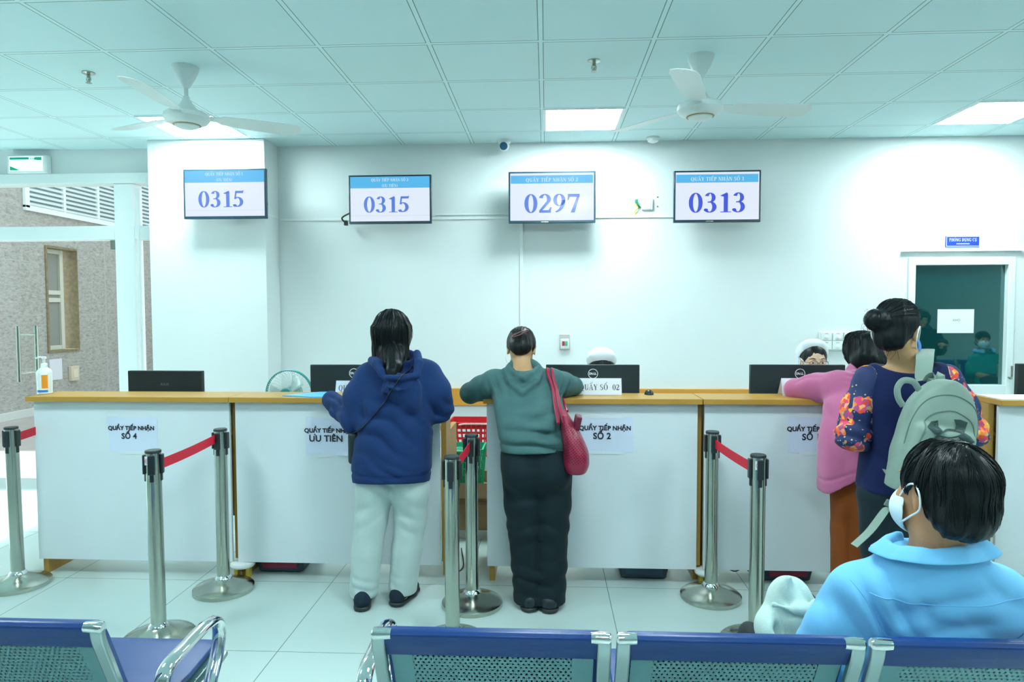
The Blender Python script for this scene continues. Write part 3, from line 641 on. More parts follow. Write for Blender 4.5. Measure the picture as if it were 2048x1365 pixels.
def sign(bx_, l1, l2, label, curl=None):
    a, c = pz(bx_[0], bx_[1]), pz(bx_[2], bx_[3]); cx = (a.x+c.x)/2; q1, q2 = pz(*l1[1:3]), pz(*l2[1:3])
    taped_paper(a.x, c.x, c.z, a.z, [(l1[0], l1[3], q1.x, q1.z), (l2[0], l2[3], q2.x, q2.z)], label, curl)
sign((217, 833, 316, 905), ('QUẦY TIẾP NHẬN', 263, 857, .0325), ('SỐ 4', 259, 873, .045), 'taped paper sign reading QUẦY TIẾP NHẬN SỐ 4 on the leftmost counter', 'tl')
sign((611, 834, 713, 911), ('QUẦY TIẾP NHẬN', 658, 862, .0335), ('ƯU TIÊN', 652, 878, .050), 'paper sign reading QUẦY TIẾP NHẬN ƯU TIÊN beside the navy hoodie', 'br')
sign((1160, 834, 1266, 905), ('QUẦY TIẾP NHẬN', 1210, 857, .034), ('SỐ 2', 1204, 873, .049), 'taped paper sign reading QUẦY TIẾP NHẬN SỐ 2 beside the red bag')
sign((1577, 832, 1680, 907), ('QUẦY TIẾP NHẬN', 1627, 859, .034), ('SỐ 1', 1622, 875, .049), 'taped paper sign half hidden behind the woman in pink')

# ------------------------------------------------------------------ monitors (their backs face the room)
def monitor(px, Y, label, logo=None, ribs=False):
    a, c = at(px[0], px[1], Y), at(px[2], px[3], Y); x0, x1, z1 = a.x, c.x, a.z; cx = (x0+x1)/2; z0 = z1-.33 if not ribs else z1-.29
    t = thing('monitor', (cx, Y+.06, .842), label, 'monitor', 'computer monitors behind the counters')
    part(MB().bx(x0, x1, Y, Y+.03, z0, z1).bx(cx-.12, cx+.12, Y-.012, Y, z0+.02, z0+.12), 'casing', BLACKM, t, bevel=.004)
    part(MB().bx(x0+.008, x1-.008, Y+.03, Y+.032, z0+.02, z1-.008), 'screen', mat('monitor_screen', (.03, .05, .07), .15, emit=(.3, .45, .6), es=.6), t, smooth=False)
    b = MB().bx(cx-.03, cx+.03, Y-.02, Y+.0, .85, z0+.12); part(b, 'stand', BLACKP, t, bevel=.004)
    part(MB().bx(cx-.12, cx+.12, Y-.10, Y+.12, .842, .856), 'base', BLACKP, t, bevel=.004)
    if ribs:
        b = MB()
        for k in range(11): b.bx(x0+.01, x1-.01, Y-.002, Y, z1-.012-k*.0115, z1-.009-k*.0115)
        part(b, 'ribs', BLACKP, t, smooth=False)
        part(text_mb('ASUS', .022, fr_xz((cx+.0, Y-.002, z1-.085)), spacing=1.1), 'logo', mat('grey_logo', (.18, .24, .26), .4), t, smooth=False)
    if logo:
        lc = at(logo[0], logo[1], Y); wl = mat('white_logo', (.75, .8, .8), .4)
        part(MB().torus((lc.x, Y-.001, lc.z), .0285, .002, (0, 1, 0)), 'logo_ring', wl, t)
        fr = fr_xz((lc.x, Y, lc.z)); b = text_mb('D', .018, lambda a_, b_, d: fr(a_-.0165, b_, d), offset=.001)
        e_ = text_mb('E', .017, lambda a_, b_, d: fr((a_*.82-b_*.57)-.0055, a_*.57+b_*.82, d), offset=.001); b.add(e_.v, e_.f)
        l_ = text_mb('LL', .018, lambda a_, b_, d: fr(a_+.0115, b_, d), offset=.001); b.add(l_.v, l_.f)
        part(b, 'logo_letters', wl, t, smooth=False)
    return t
monitor((255, 742, 405, 783), 4.12, 'black ribbed monitor back on the leftmost counter', ribs=True)
monitor((620, 730, 807, 785), 4.12, 'black monitor back half hidden by the woman in navy hoodie', logo=(708, 747))
monitor((1092, 730, 1279, 787), 4.12, 'black monitor back behind the sign QUẦY SỐ 02', logo=(1186, 748))
monitor((1501, 730, 1690, 787), 4.12, 'black monitor back behind the woman in pink', logo=(1600, 748))
monitor((2036, 728, 2225, 787), 4.12, 'black monitor on the counter at the right edge, mostly cut off')
def tent_sign(px0, px1, pytop, txt, label, Y=3.93):
    a, c = at(px0, pytop, Y), at(px1, pytop, Y); z1 = a.z; lean = .03
    b = MB(); b.add([(a.x, Y-.02, 1.0605), (c.x, Y-.02, 1.0605), (c.x, Y+.005, z1), (a.x, Y+.005, z1), (c.x, Y+.06, 1.0605), (a.x, Y+.06, 1.0605)], [(0, 1, 2, 3), (3, 2, 4, 5)])
    o = b.build('tent_card', PAPER, base=((a.x+c.x)/2, Y, 1.06), smooth=False); tag(o, label, 'paper sign', 'folded paper counter signs')
    k = .025/(z1-1.0605)
    part(serif_mb(txt, .032, lambda a_, b_, d: Vector(((a.x+c.x)/2+a_, Y-.0205+(b_-.004+(z1-1.0605)/2)*k-d, (1.0605+z1)/2+b_-.004)), sx=1.0, gap=.07), 'lettering', INK, o, smooth=False)
tent_sign(1155, 1243, 757, 'QUẦY SỐ  02', 'folded white sign reading QUẦY SỐ 02 in front of a monitor')
tent_sign(672, 760, 762, 'QUẦY SỐ  03', 'folded white counter sign mostly hidden by the woman in navy hoodie')
tent_sign(1563, 1651, 757, 'QUẦY SỐ  01', 'folded white counter sign mostly hidden by the pink sleeve')

# ------------------------------------------------------------------ small things on and behind the counters
c = Vector((-3.0+.02, 3.87, 1.06)); c.x = at(90, 787, 3.87).x
t = thing('sanitizer_bottle', c, 'white pump bottle of hand sanitizer on the left end of the counter', 'bottle')
part(MB().lathe([(.036, 0), (.040, .004), (.040, .125), (.037, .14), (.022, .155), (.017, .158)], c), 'bottle', mat('bottle_white', (.82, .86, .86), .25), t)
part(MB().lathe([(.018, .156), (.018, .178), (.014, .182), (.007, .184), (.007, .212)], c), 'cap', PLAST, t)
part(MB().lathe([(.013, .210), (.013, .222), (.0, .224)], c).tube(bez([c+Vector((0, 0, .217)), c+Vector((-.025, -.005, .219)), c+Vector((-.042, -.008, .212))]), .005), 'pump_nozzle', PLAST, t)
for nm, col, z0_, z1_, a0, a1 in (('orange_label', (.85, .32, .02), .035, .115, -75, -30), ('blue_label', (.05, .22, .62), .012, .026, -120, -30)):
    b = MB(); n = 10; vs = [(c.x+.0405*math.cos(math.radians(a0+(a1-a0)*i/n)), c.y+.0405*math.sin(math.radians(a0+(a1-a0)*i/n)), c.z+z) for z in (z0_, z1_) for i in range(n+1)]
    b.add(vs, [(i, i+1, i+n+2, i+n+1) for i in range(n)]); part(b, nm, mat(nm, col, .4), t)
# blue folder under the sleeve
a = [at(565, 796, 3.80), at(640, 784, 3.97), at(715, 786, 3.98), at(715, 806, 3.74), at(620, 803, 3.74)]
a = [Vector((p.x, p.y, 1.0605)) for p in a]
tag(MB().prism([(p.x, p.y) for p in a], lambda x, y, d: Vector((x, y, d)), (1.0605, 1.0655)).build('folder', mat('light_blue_card', (.12, .48, .85), .5), smooth=False), 'light blue card folder on the counter under the navy sleeve', 'folder')
c = at(1294, 783, 4.02); t = MB().sphere((c.x, 3.94, 1.062), .03, sq=(.9, 1.2, .9)); 
tag(t.build('computer_mouse', BLACKP), 'small black rounded device on the counter right of the middle monitor', 'mouse')
a = [at(1995, 789, 3.9), at(2100, 789, 3.9)]
tag(MB().bx(2.46, 2.80, 3.76, 3.97, 1.0605, 1.064).build('paper_sheet', PAPER, smooth=False), 'white sheet of paper on the counter at the right edge', 'paper')
# standing fan behind the counters
fc = at(578, 788, 5.15); R0 = .182
t = thing('standing_fan', (fc.x, 5.2, 0), 'round teal wire-guard fan standing behind the counter, left of a monitor', 'fan')
TEAL = mat('teal_plastic', (.02, .25, .24), .35); TW = mat('pale_wire', (.60, .68, .67), .4)
part(MB().torus((fc.x, 5.15, fc.z), R0, .006, (0, 1, 0)).torus((fc.x, 5.17, fc.z), R0, .006, (0, 1, 0)), 'guard_rim', TEAL, t)
b = MB()
for k in range(72):
    aa = 2*math.pi*k/72; d = Vector((math.cos(aa), 0, math.sin(aa))); d2 = Vector((math.cos(aa+.25), 0, math.sin(aa+.25)))
    o_ = Vector((fc.x, 5.15, fc.z)); b.tube([o_+d*.05+Vector((0, -.06, 0)), o_+d*.12+Vector((0, -.055, 0)), o_+d2*.168+Vector((0, -.02, 0)), o_+d2*R0],   .0017, 4, caps=False)
part(b, 'front_guard', TW, t)
b = MB()
for k in range(40):
    aa = 2*math.pi*k/40; d = Vector((math.cos(aa), 0, math.sin(aa))); o_ = Vector((fc.x, 5.17, fc.z)); b.tube([o_+d*.05+Vector((0, .08, 0)), o_+d*.15+Vector((0, .05, 0)), o_+d*R0], .0016, 4, caps=False)
part(b, 'rear_guard', TW, t)
part(MB().lathe([(0, .012), (.045, .010), (.052, 0), (.052, -.01)], (fc.x, 5.09, fc.z), axis=(0, -1, 0)), 'hub_badge', TEAL, t)
for k in range(3):
    aa = 2*math.pi*k/3+.5; b = MB(); vs = []
    for i in range(7):
        for r in (.03, .09, .15): q = aa + i*.16*(1-.15*(r > .15)); vs.append((fc.x+r*math.cos(q), 5.14+.012*i-.03, fc.z+r*math.sin(q)))
    b.add(vs, [(i*3+j, i*3+j+1, i*3+j+4, i*3+j+3) for i in range(6) for j in range(2)]); o = part(b, 'blade', mat('fan_blade_clear', (.42, .55, .52), .3), t)
    sm = o.modifiers.new('solid', 'SOLIDIFY'); sm.thickness = .002
part(MB().lathe([(.05, 0), (.06, .03), (.055, .1), (.03, .13)], (fc.x, 5.2, fc.z), axis=(0, 1, 0)), 'motor', TEAL, t)
part(MB().tube([(fc.x, 5.25, .03), (fc.x, 5.25, fc.z)], .014), 'pole', STEEL, t)
part(MB().lathe([(.2, 0), (.2, .015), (.17, .03), (.03, .045)], (fc.x, 5.25, 0)), 'base', TEAL, t)

# in the gap between counters
def basket(name, c, w, d, h, col, label, nmat):
    t = thing(name, c, label, 'basket'); m = mat(nmat, col, .35); c = Vector(c); tp = .84
    b = MB(); n = 11
    def ring(z, k, th):
        x, y = w/2*k, d/2*k
        P = [Vector((x, y, z)), Vector((-x, y, z)), Vector((-x, -y, z)), Vector((x, -y, z))]; return [c+p for p in P]
    for i in range(6):
        z = .012+(h-.05)*i/5; k = tp+(1-tp)*z/h; b.tube(ring(z, k, 0), .006, 6, closed=True)
    for s in range(4):
        lo, hi = ring(.01, tp, 0), ring(h, 1, 0)
        for i in range(n):
            f0 = (i+.5)/n; b.tube([lo[s].lerp(lo[(s+1) % 4], f0), hi[s].lerp(hi[(s+1) % 4], f0)], .006, 5)
    lo = ring(.008, tp, 0); b.add(lo, [(0, 1, 2, 3)])
    part(b, 'lattice', m, t)
    b = MB(); lo, hi = ring(h-.05, tp+(1-tp)*(h-.05)/h, 0), ring(h, 1.0, 0)
    b.add(lo+hi, [(i, (i+1) % 4, (i+1) % 4+4, i+4) for i in range(4)]); o = part(b, 'rim', m, t, smooth=False); sm = o.modifiers.new('solid', 'SOLIDIFY'); sm.thickness = .012
    part(MB().tube(bez([c+Vector((w*.30, -d/2-.012, h-.015)), c+Vector((w*.2, -d/2-.03, h-.005)), c+Vector((0, -d/2-.03, h-.005)), c+Vector((-w*.2, -d/2-.03, h-.005)), c+Vector((-w*.30, -d/2-.012, h-.015))]), .006), 'handle', mat(nmat+'_handle', (.8, .55, .5) if col[0] > .4 else (.3, .7, .5), .4), t)
    return t
bx_m = mat('cardboard', (.30, .20, .11), .75, var=.08, vscale=5)
t = thing('cardboard_box', (-.47, 4.62, 0), 'brown cardboard box on the floor in the gap between counters', 'box')
part(MB().bx(-.70, -.30, 4.50, 4.86, .06, .30), 'carton', bx_m, t, bevel=.003)
part(MB().box((-.50, 4.48, .335), (.2, .004, .05), Matrix.Rotation(math.radians(-20), 3, 'X')).box((-.50, 4.88, .335), (.2, .004, .05), Matrix.Rotation(math.radians(20), 3, 'X')), 'flap', mat('cardboard_inside', (.36, .25, .15), .8), t, smooth=False)
part(MB().bx(-.70, -.30, 4.496, 4.501, .235, .26), 'tape', mat('brown_tape', (.22, .13, .07), .3), t, smooth=False)
part(MB().bx(-.69, -.31, 4.51, 4.85, 0, .06), 'plinth', mat('box_plinth', (.5, .56, .56), .5), t, smooth=False)
basket('plastic_basket', (-.57, 4.68, .302), .28, .26, .30, (.02, .42, .20), 'green plastic basket standing on the cardboard box in the gap', 'green_basket')
tag(MB().sphere((-.56, 4.67, .50), .10, sq=(1.05, .9, .75)).sphere((-.60, 4.64, .56), .06, sq=(1, .9, .7)).build('plastic_bag', mat('green_bag_film', (.01, .32, .20), .18, bump=.6, bscale=30)), 'crumpled green plastic bag inside the green basket', 'bag')
t = thing('shelf', (-.5, 5.25, 0), 'low white cabinet against the wall behind the gap between counters', 'cabinet')
part(MB().bx(-.95, .1, 5.12, 5.44, .0, .40), 'body', LAM, t, bevel=.004)
part(MB().bx(-.95, .1, 5.10, 5.46, .40, .425), 'top', LAM, t, bevel=.003)
basket('plastic_basket', (-.53, 5.24, .425), .44, .30, .27, (.62, .012, .02), 'red plastic basket on the low cabinet behind the green basket', 'red_basket')

# under the counters
def bin_(x, y, col, label, w=.30):
    t = thing('storage_crate', (x, y, 0), label, 'crate', 'dark crates under the counters')
    b = MB(); vs = []
    for z, k in ((.008, .86), (.14, 1.0), (.15, 1.03)):
        for sx_, sy_ in ((-1, -1), (1, -1), (1, 1), (-1, 1)): vs.append((x+sx_*w/2*k, y+sy_*.16*k, z))
    b.add(vs, [(0, 1, 2, 3), (0, 4, 5, 1), (1, 5, 6, 2), (2, 6, 7, 3), (3, 7, 4, 0), (4, 8, 9, 5), (5, 9, 10, 6), (6, 10, 11, 7), (7, 11, 8, 4), (8, 11, 10, 9)])
    part(b, 'shell', mat('dark_crate', (.010, .03, .05), .4), t, bevel=.012, seg=3)
    b = MB(); y0 = y-.16*.93-.014
    b.prism([(-.105, -.04), (.105, -.04), (.115, .05), (-.115, .05)], lambda a_, b_, d: Vector((x+a_, y0+.012-d-b_*.14, .075+b_)), (0, .008))
    part(b, 'front_plate', mat('crate_plate_'+col[0], col[1], .45), t, bevel=.004)
bin_(-1.565, 3.99, ('red', (.20, .008, .03)), 'dark crate with a dull red front under the counter, left of the jeans')
bin_(.56, 3.985, ('navy', (.012, .04, .07)), 'plain dark navy crate under the counter, right of the woman in grey')
bin_(1.37, 3.99, ('red', (.20, .008, .03)), 'dark crate with a dull red front under the counter behind the pale hooded jacket')
for x, lb in ((-1.765, 'left'), (.905, 'right')):
    t = thing('foot_block', (x, 3.79, 0), 'small yellow-legged block with round white top at the counter joint, ' + lb + ' of two', 'block', 'yellow and white blocks at the counter joints')
    part(MB().lathe([(.05, 0), (.066, .006), (.07, .016), (.066, .026), (0, .028)], (x, 3.79, .062)), 'white_top', PLAST, t)
    for s in (-1, 1): part(MB().bx(x+s*.034-.011, x+s*.034+.011, 3.77, 3.81, 0, .062), 'leg', mat('yellow_leg', (.62, .45, .06), .4), t, bevel=.002)
def cable(pts, label): tag(MB().tube(bez(pts), .004, 6).build('cable', WIRE), label, 'cable', 'cables under the counters')
cable([(-2.28, 4.1, .2), (-2.2, 4.0, .09), (-2.12, 3.95, .06), (-2.02, 4.0, .1), (-1.98, 4.1, .22)], 'black cable sagging under the leftmost counter, left loop')
cable([(-1.95, 4.05, .22), (-1.96, 3.98, .04), (-1.9, 3.93, .01), (-1.84, 3.92, .03)], 'black cable dropping to the floor behind the steel post at the counter joint')
cable([(1.12, 4.1, .2), (1.06, 4.0, .06), (1.1, 3.95, .02), (1.17, 3.98, .05), (1.14, 4.0, .1), (1.10, 4.0, .08), (1.2, 3.95, .01)], 'tangled cable under the counter right of the front right post')
cable([(-.55, 4.3, .006), (-.50, 4.0, .006), (-.53, 3.85, .006), (-.50, 3.7, .006)], 'thin cable on the floor in the gap between counters')

# ------------------------------------------------------------------ queue posts
def post(x, y, label, H=.905, lean=(0, 0), dirs=(0, 1, 2, 3), sticker=False, rot=0.0):
    t = thing('queue_post', (x, y, 0), label, 'queue post', 'stainless steel queue barrier posts')
    top = Vector((x+lean[0], y+lean[1], 0)); ax = Vector((lean[0], lean[1], H)).normalized(); o = Vector((x, y, 0))
    part(MB().lathe([(.158, 0), (.16, .004), (.16, .022), (.15, .030), (.10, .046), (.055, .062), (.046, .07)], o, n=48), 'base', STEEL, t)
    part(MB().lathe([(.046, .07), (.044, .078), (.036, .086), (.034, .088)], o, n=32), 'base_collar', CHROME, t)
    part(MB().tube([o+ax*.07, o+ax*(H-.012)], .0335, 32), 'tube', STEEL, t)
    part(MB().tube([o+ax*(H-.012), o+ax*(H-.004), o+ax*H], [.0355, .0355, .033], 32), 'top_cap', BLACKP, t)
    for k in dirs:
        a = rot+k*math.pi/2; d = Vector((math.cos(a), math.sin(a), 0)); n = Vector((-d.y, d.x, 0)); c = o+ax*(H-.065)+d*.034
        R = Matrix((n, d, Vector((0, 0, 1)))).transposed()
        b = MB().box(c+d*.004, (.015, .006, .045), R); b.box(c-Vector((0, 0, .05)), (.009, .004, .03), R)
        part(b, 'belt_clip', BLACKP, t, bevel=.003)
    if sticker:
        s = part(MB().box(o+ax*(H-.045)+Vector((-.010, -.0335, 0)), (.013, .001, .02), Matrix.Rotation(math.radians(-15), 3, 'Z')), 'sticker', PAPER, t, smooth=False)
        b = MB().torus(o+ax*(H-.045)+Vector((-.0105, -.0355, 0)), .0095, .001, (-.26, -1, 0), 20, 4)
        e_ = text_mb('AS', .009, fr_xz(o+ax*(H-.045)+Vector((-.0105, -.0348, 0)))); b.add(e_.v, e_.f)
        part(b, 'red_mark', mat('red_print', (.6, .02, .05), .5), s)
    return o+ax*(H-.06)
def belt(p, q, label, sag=.005, w=.024, tw=0.0, w1=None):
    p, q = Vector(p), Vector(q); n = 14; d = (q-p).normalized(); side = Vector((-d.y, d.x, 0)).normalized()*.001; b = MB(); vs = []
    for i in range(n+1):
        f_ = i/n; c = p.lerp(q, f_)-Vector((0, 0, sag*4*f_*(1-f_))); ww = w
        up_ = Vector((0, 0, 1)) ; aa = tw*math.sin(math.pi*f_)
        u_ = up_*math.cos(aa)+side.normalized()*math.sin(aa)
        vs += [c-u_*ww-side, c+u_*ww-side, c+u_*ww+side, c-u_*ww+side]
    b.add(vs, [(i*4+k, i*4+(k+1) % 4, i*4+4+(k+1) % 4, i*4+4+k) for i in range(n) for k in range(4)]+[(0, 1, 2, 3), (n*4+3, n*4+2, n*4+1, n*4)])
    tag(b.build('barrier_belt', REDB, base=p), label, 'barrier belt', 'red barrier belts')
post(-2.985, 3.615, 'steel queue post at the far left edge before the glass door', lean=(-.012, 0))
post(-1.822, 3.03, 'steel queue post in front of the leftmost counter, nearer of its pair', sticker=True, lean=(-.006, 0), rot=.3)
post(-1.788, 3.60, 'steel queue post standing at the joint of the two left counters')
post(-.433, 3.05, 'nearer steel queue post of the pair before the gap between counters', H=.885)
post(-.388, 3.475, 'farther steel queue post of the pair before the gap, with visible round base')
post(.885, 3.62, 'steel queue post with round base before the joint of the two right counters')
post(.968, 3.11, 'steel queue post nearest the pale hooded jacket, with a small red sticker', sticker=True, H=.89)
post(2.515, 3.5, 'steel queue post cut off at the far right edge', H=.91)
belt((-2.975, 3.64, .845), (-3.02, 4.35, .90), 'red belt running from the far left post past the counter end')
belt((-1.805, 3.07, .835), (-1.798, 3.56, .855), 'red belt between the two posts before the leftmost counter')
belt((-.43, 3.09, .82), (-.392, 3.44, .85), 'red belt twisted between the two posts before the gap')
belt((.890, 3.58, .845), (.955, 3.15, .82), 'red belt between the two posts before the right counters')
belt((2.49, 3.465, .85), (2.75, 2.9, .84), 'red belt from the post at the far right edge')
tag(MB().bx(-3.03, -3.01, 4.33, 4.37, .84, .96).build('belt_wall_clip', BLACKP, bevel=.003), 'black belt clip on the hidden left side of the leftmost counter', 'clip')

# ------------------------------------------------------------------ waiting benches
def perf(name, lo, hi): return perforated_mat(name, (.22, .36, .37), .0125, .0026, (0, 2), .38, .55, band=None)
BACKP = perforated_mat('perforated_steel_back', (.17, .34, .36), .0125, .0029, (0, 2), .38, .6)
SEATP = perforated_mat('perforated_steel_seat', (.17, .34, .36), .0125, .0029, (0, 1), .38, .6)
STEELP = mat('painted_steel', (.17, .34, .36), .38, .6)
def back_pt(z):      # the line of the back: leans away from the seat
    k = (.80-z)/.36; return 1.515 + .15*k
def bench(name, x0, n, pitch, width, label, arms):
    xc = x0 + (n-1)*pitch/2 + width/2
    t = thing(name, (xc, 1.8, 0), label, 'waiting bench', 'rows of steel waiting seats')
    for i in range(n):
        a = x0+i*pitch; c = a+width
        # seat shell
        b = MB(); prof = [(1.70, .455), (1.78, .437), (1.95, .432), (2.08, .445), (2.125, .440), (2.135, .415)]
        vs = [(x, y, z+dz) for x in (a+.02, c-.02) for dz in (0, -.004) for y, z in prof]; m = len(prof)
        fs = [(k, k+1, 2*m+k+1, 2*m+k) for k in range(m-1)]+[(m+k, 3*m+k, 3*m+k+1, m+k+1) for k in range(m-1)]
        b.add(vs, fs); s = part(b, 'seat', SEATP, t)
        b = MB(); pr = [(1.70, .46), (1.78, .443), (1.95, .438), (2.09, .452), (2.128, .449), (2.142, .43), (2.140, .412)]; m = len(pr)
        up_ = [(y, z+.018) for y, z in pr]; up_[-1] = (2.155, .418); up_[-2] = (2.158, .436); up_[-3] = (2.135, .465)
        vs = [(x, y, z) for x in (a+.03, c-.03) for y, z in pr+up_]
        fs = [(k, k+1, m+k+1, m+k) for k in range(m-1)]; fs = [tuple(q) for q in fs]+[tuple(2*m+j for j in reversed(q)) for q in fs]
        fs += [(m+k, m+k+1, 3*m+k+1, 3*m+k) for k in range(m-1)] + [(k+1, k, 2*m+k, 2*m+k+1) for k in range(m-1)] + [(0, m, 3*m, 2*m), (2*m-1, m-1, 3*m-1, 4*m-1)]
        b.add(vs, fs); part(b, 'seat_pad', BLUEPAD, t, bevel=.004)
        # steel back with a blue pad folded over its top edge
        b = MB(); zs = [.42, .5, .6, .7, .77]; vs = []
        for x in (a+.035, c-.035):
            for off in (0, .004): vs += [(x, back_pt(z)+off+.012*math.sin((z-.42)*9), z) for z in zs]
        m = len(zs); b.add(vs, [(k, k+1, 2*m+k+1, 2*m+k) for k in range(m-1)]+[(m+k, 3*m+k, 3*m+k+1, m+k+1) for k in range(m-1)])
        # plain borders of the sheet beside the perforated field
        bk = part(b, 'backrest', BACKP, t)
        for xa, xb in ((a+.035, a+.085), (c-.085, c-.035)):
            bb = MB(); vs = [(x, back_pt(z)-.0015+.012*math.sin((z-.42)*9), z) for x in (xa, xb) for z in zs]; bb.add(vs, [(k, k+1, m+k+1, m+k) for k in range(m-1)]); part(bb, 'plain_border', STEELP, bk)
        pr = [(back_pt(.742)+.004, .742), (back_pt(.742)-.008, .744), (back_pt(.77)-.011, .77), (back_pt(.79)-.016, .792), (back_pt(.8)-.014, .806), (back_pt(.8)-.004, .815), (back_pt(.8)+.012, .816), (back_pt(.8)+.028, .806), (back_pt(.76)+.034, .76), (back_pt(.56)+.036, .56), (back_pt(.56)+.020, .555), (back_pt(.742)+.016, .742)]
        m = len(pr); b = MB(); vs = []
        for x, k in ((a+.022, .0), (a+.034, 1), (c-.034, 1), (c-.022, .0)):
            for y, z in pr: vs.append((x, y+(1-k)*.004, z-(1-k)*.003))
        fs = [(s_*m+k, s_*m+(k+1) % m, (s_+1)*m+(k+1) % m, (s_+1)*m+k) for s_ in range(3) for k in range(m)] + [tuple(range(m-1, -1, -1)), tuple(range(3*m, 4*m))]
        b.add(vs, fs); part(b, 'back_pad', BLUEPAD, t, bevel=.003)
        # chrome side frames: a flat bar down the back, rolled at the top
        for x, s_ in ((a+.013, 1), (c-.013, -1)):
            L = [(back_pt(.80)-.006, .802)]+[(back_pt(z)-.012, z) for z in (.77, .70, .60, .50, .46)]+[(1.68, .425), (1.76, .41), (2.0, .412), (2.12, .43)]
            Q = bez([(x, y, z) for y, z in L], 4); b = MB(); vs = []
            for i, q in enumerate(Q):
                tg = (Q[min(i+1, len(Q)-1)]-Q[max(i-1, 0)]).normalized(); nr = Vector((0, -tg.z, tg.y))*.009
                for sx_, sn in ((-1, -1), (1, -1), (1, 1), (-1, 1)): vs.append(q+Vector((.0155*sx_, 0, 0))+nr*sn)
            n_ = len(Q); b.add(vs, [(i*4+k, i*4+(k+1) % 4, i*4+4+(k+1) % 4, i*4+4+k) for i in range(n_-1) for k in range(4)]+[(3, 2, 1, 0), (n_*4-4, n_*4-3, n_*4-2, n_*4-1)])
            f_ = part(b, 'side_frame', FRAMEM, t, bevel=.004)
            y_ = back_pt(.80)-.004
            part(MB().tube([(x-s_*.015, y_, .804), (x-s_*.011, y_, .804), (x+s_*.006, y_, .805), (x+s_*.030, y_, .805)], [.011, .0145, .0145, .0125], 14), 'rolled_end', CHROME, f_)
    for x in arms:
        b = MB(); P = [(x, 1.685, .47), (x, 1.650, .54), (x, 1.645, .60), (x, 1.68, .628), (x, 1.76, .634), (x, 1.86, .640), (x, 1.925, .630), (x, 1.95, .59), (x, 1.935, .53), (x, 1.89, .46), (x, 1.87, .41)]
        b.tube(bez(P, 6), .021, 14, sq=(.66, 1.0), up=(1, 0, 0)); b.v = b.v
        part(b, 'armrest', CHROME, t)
    xa, xb = x0-.0, x0+(n-1)*pitch+width
    part(MB().bx(xa+.02, xb-.02, 1.83, 1.91, .34, .40), 'beam', mat('bench_beam', (.05, .07, .08), .4, .5), t, bevel=.006)
    for x in (xa+.16, xb-.16):
        l = MB(); l.bx(x-.02, x+.02, 1.85, 1.89, .06, .34); l.tube(bez([(x, 1.58, .02), (x, 1.72, .055), (x, 1.87, .075), (x, 2.0, .055), (x, 2.14, .02)]), .022, 12, sq=(1, .7), up=(1, 0, 0))
        o = part(l, 'leg', CHROME, t)
        part(MB().lathe([(.022, 0), (.024, .014), (.012, .018)], (x, 1.58, 0), n=16).lathe([(.022, 0), (.024, .014), (.012, .018)], (x, 2.14, 0), n=16), 'foot_pad', BLACKP, o)
    return t
bench('waiting_bench', -2.155, 2, .565, .545, 'blue padded steel waiting bench at lower left with armrest at its right end', (-.985,))
bench('waiting_bench', -.400, 3, .562, .545, 'blue padded steel waiting bench where the man in light blue shirt sits', (-.462,))

# ------------------------------------------------------------------ distance-field modelling for people and soft things
_T = np.random.RandomState(3).rand(64, 64, 64).astype(np.float32)
def vnoise(x, y, z):
    x, y, z = np.broadcast_arrays(x, y, z)
    xi, yi, zi = np.floor(x).astype(int), np.floor(y).astype(int), np.floor(z).astype(int)
    fx, fy, fz = x-xi, y-yi, z-zi
    fx, fy, fz = fx*fx*(3-2*fx), fy*fy*(3-2*fy), fz*fz*(3-2*fz)
    def L(a, b, c): return _T[(xi+a) & 63, (yi+b) & 63, (zi+c) & 63]
    x0 = L(0, 0, 0)*(1-fx)+L(1, 0, 0)*fx; x1 = L(0, 1, 0)*(1-fx)+L(1, 1, 0)*fx
    x2 = L(0, 0, 1)*(1-fx)+L(1, 0, 1)*fx; x3 = L(0, 1, 1)*(1-fx)+L(1, 1, 1)*fx
    a = x0*(1-fy)+x1*fy; b = x2*(1-fy)+x3*fy
    return a*(1-fz)+b*fz
A3 = lambda p: np.array([p[0], p[1], p[2]], dtype=np.float32)

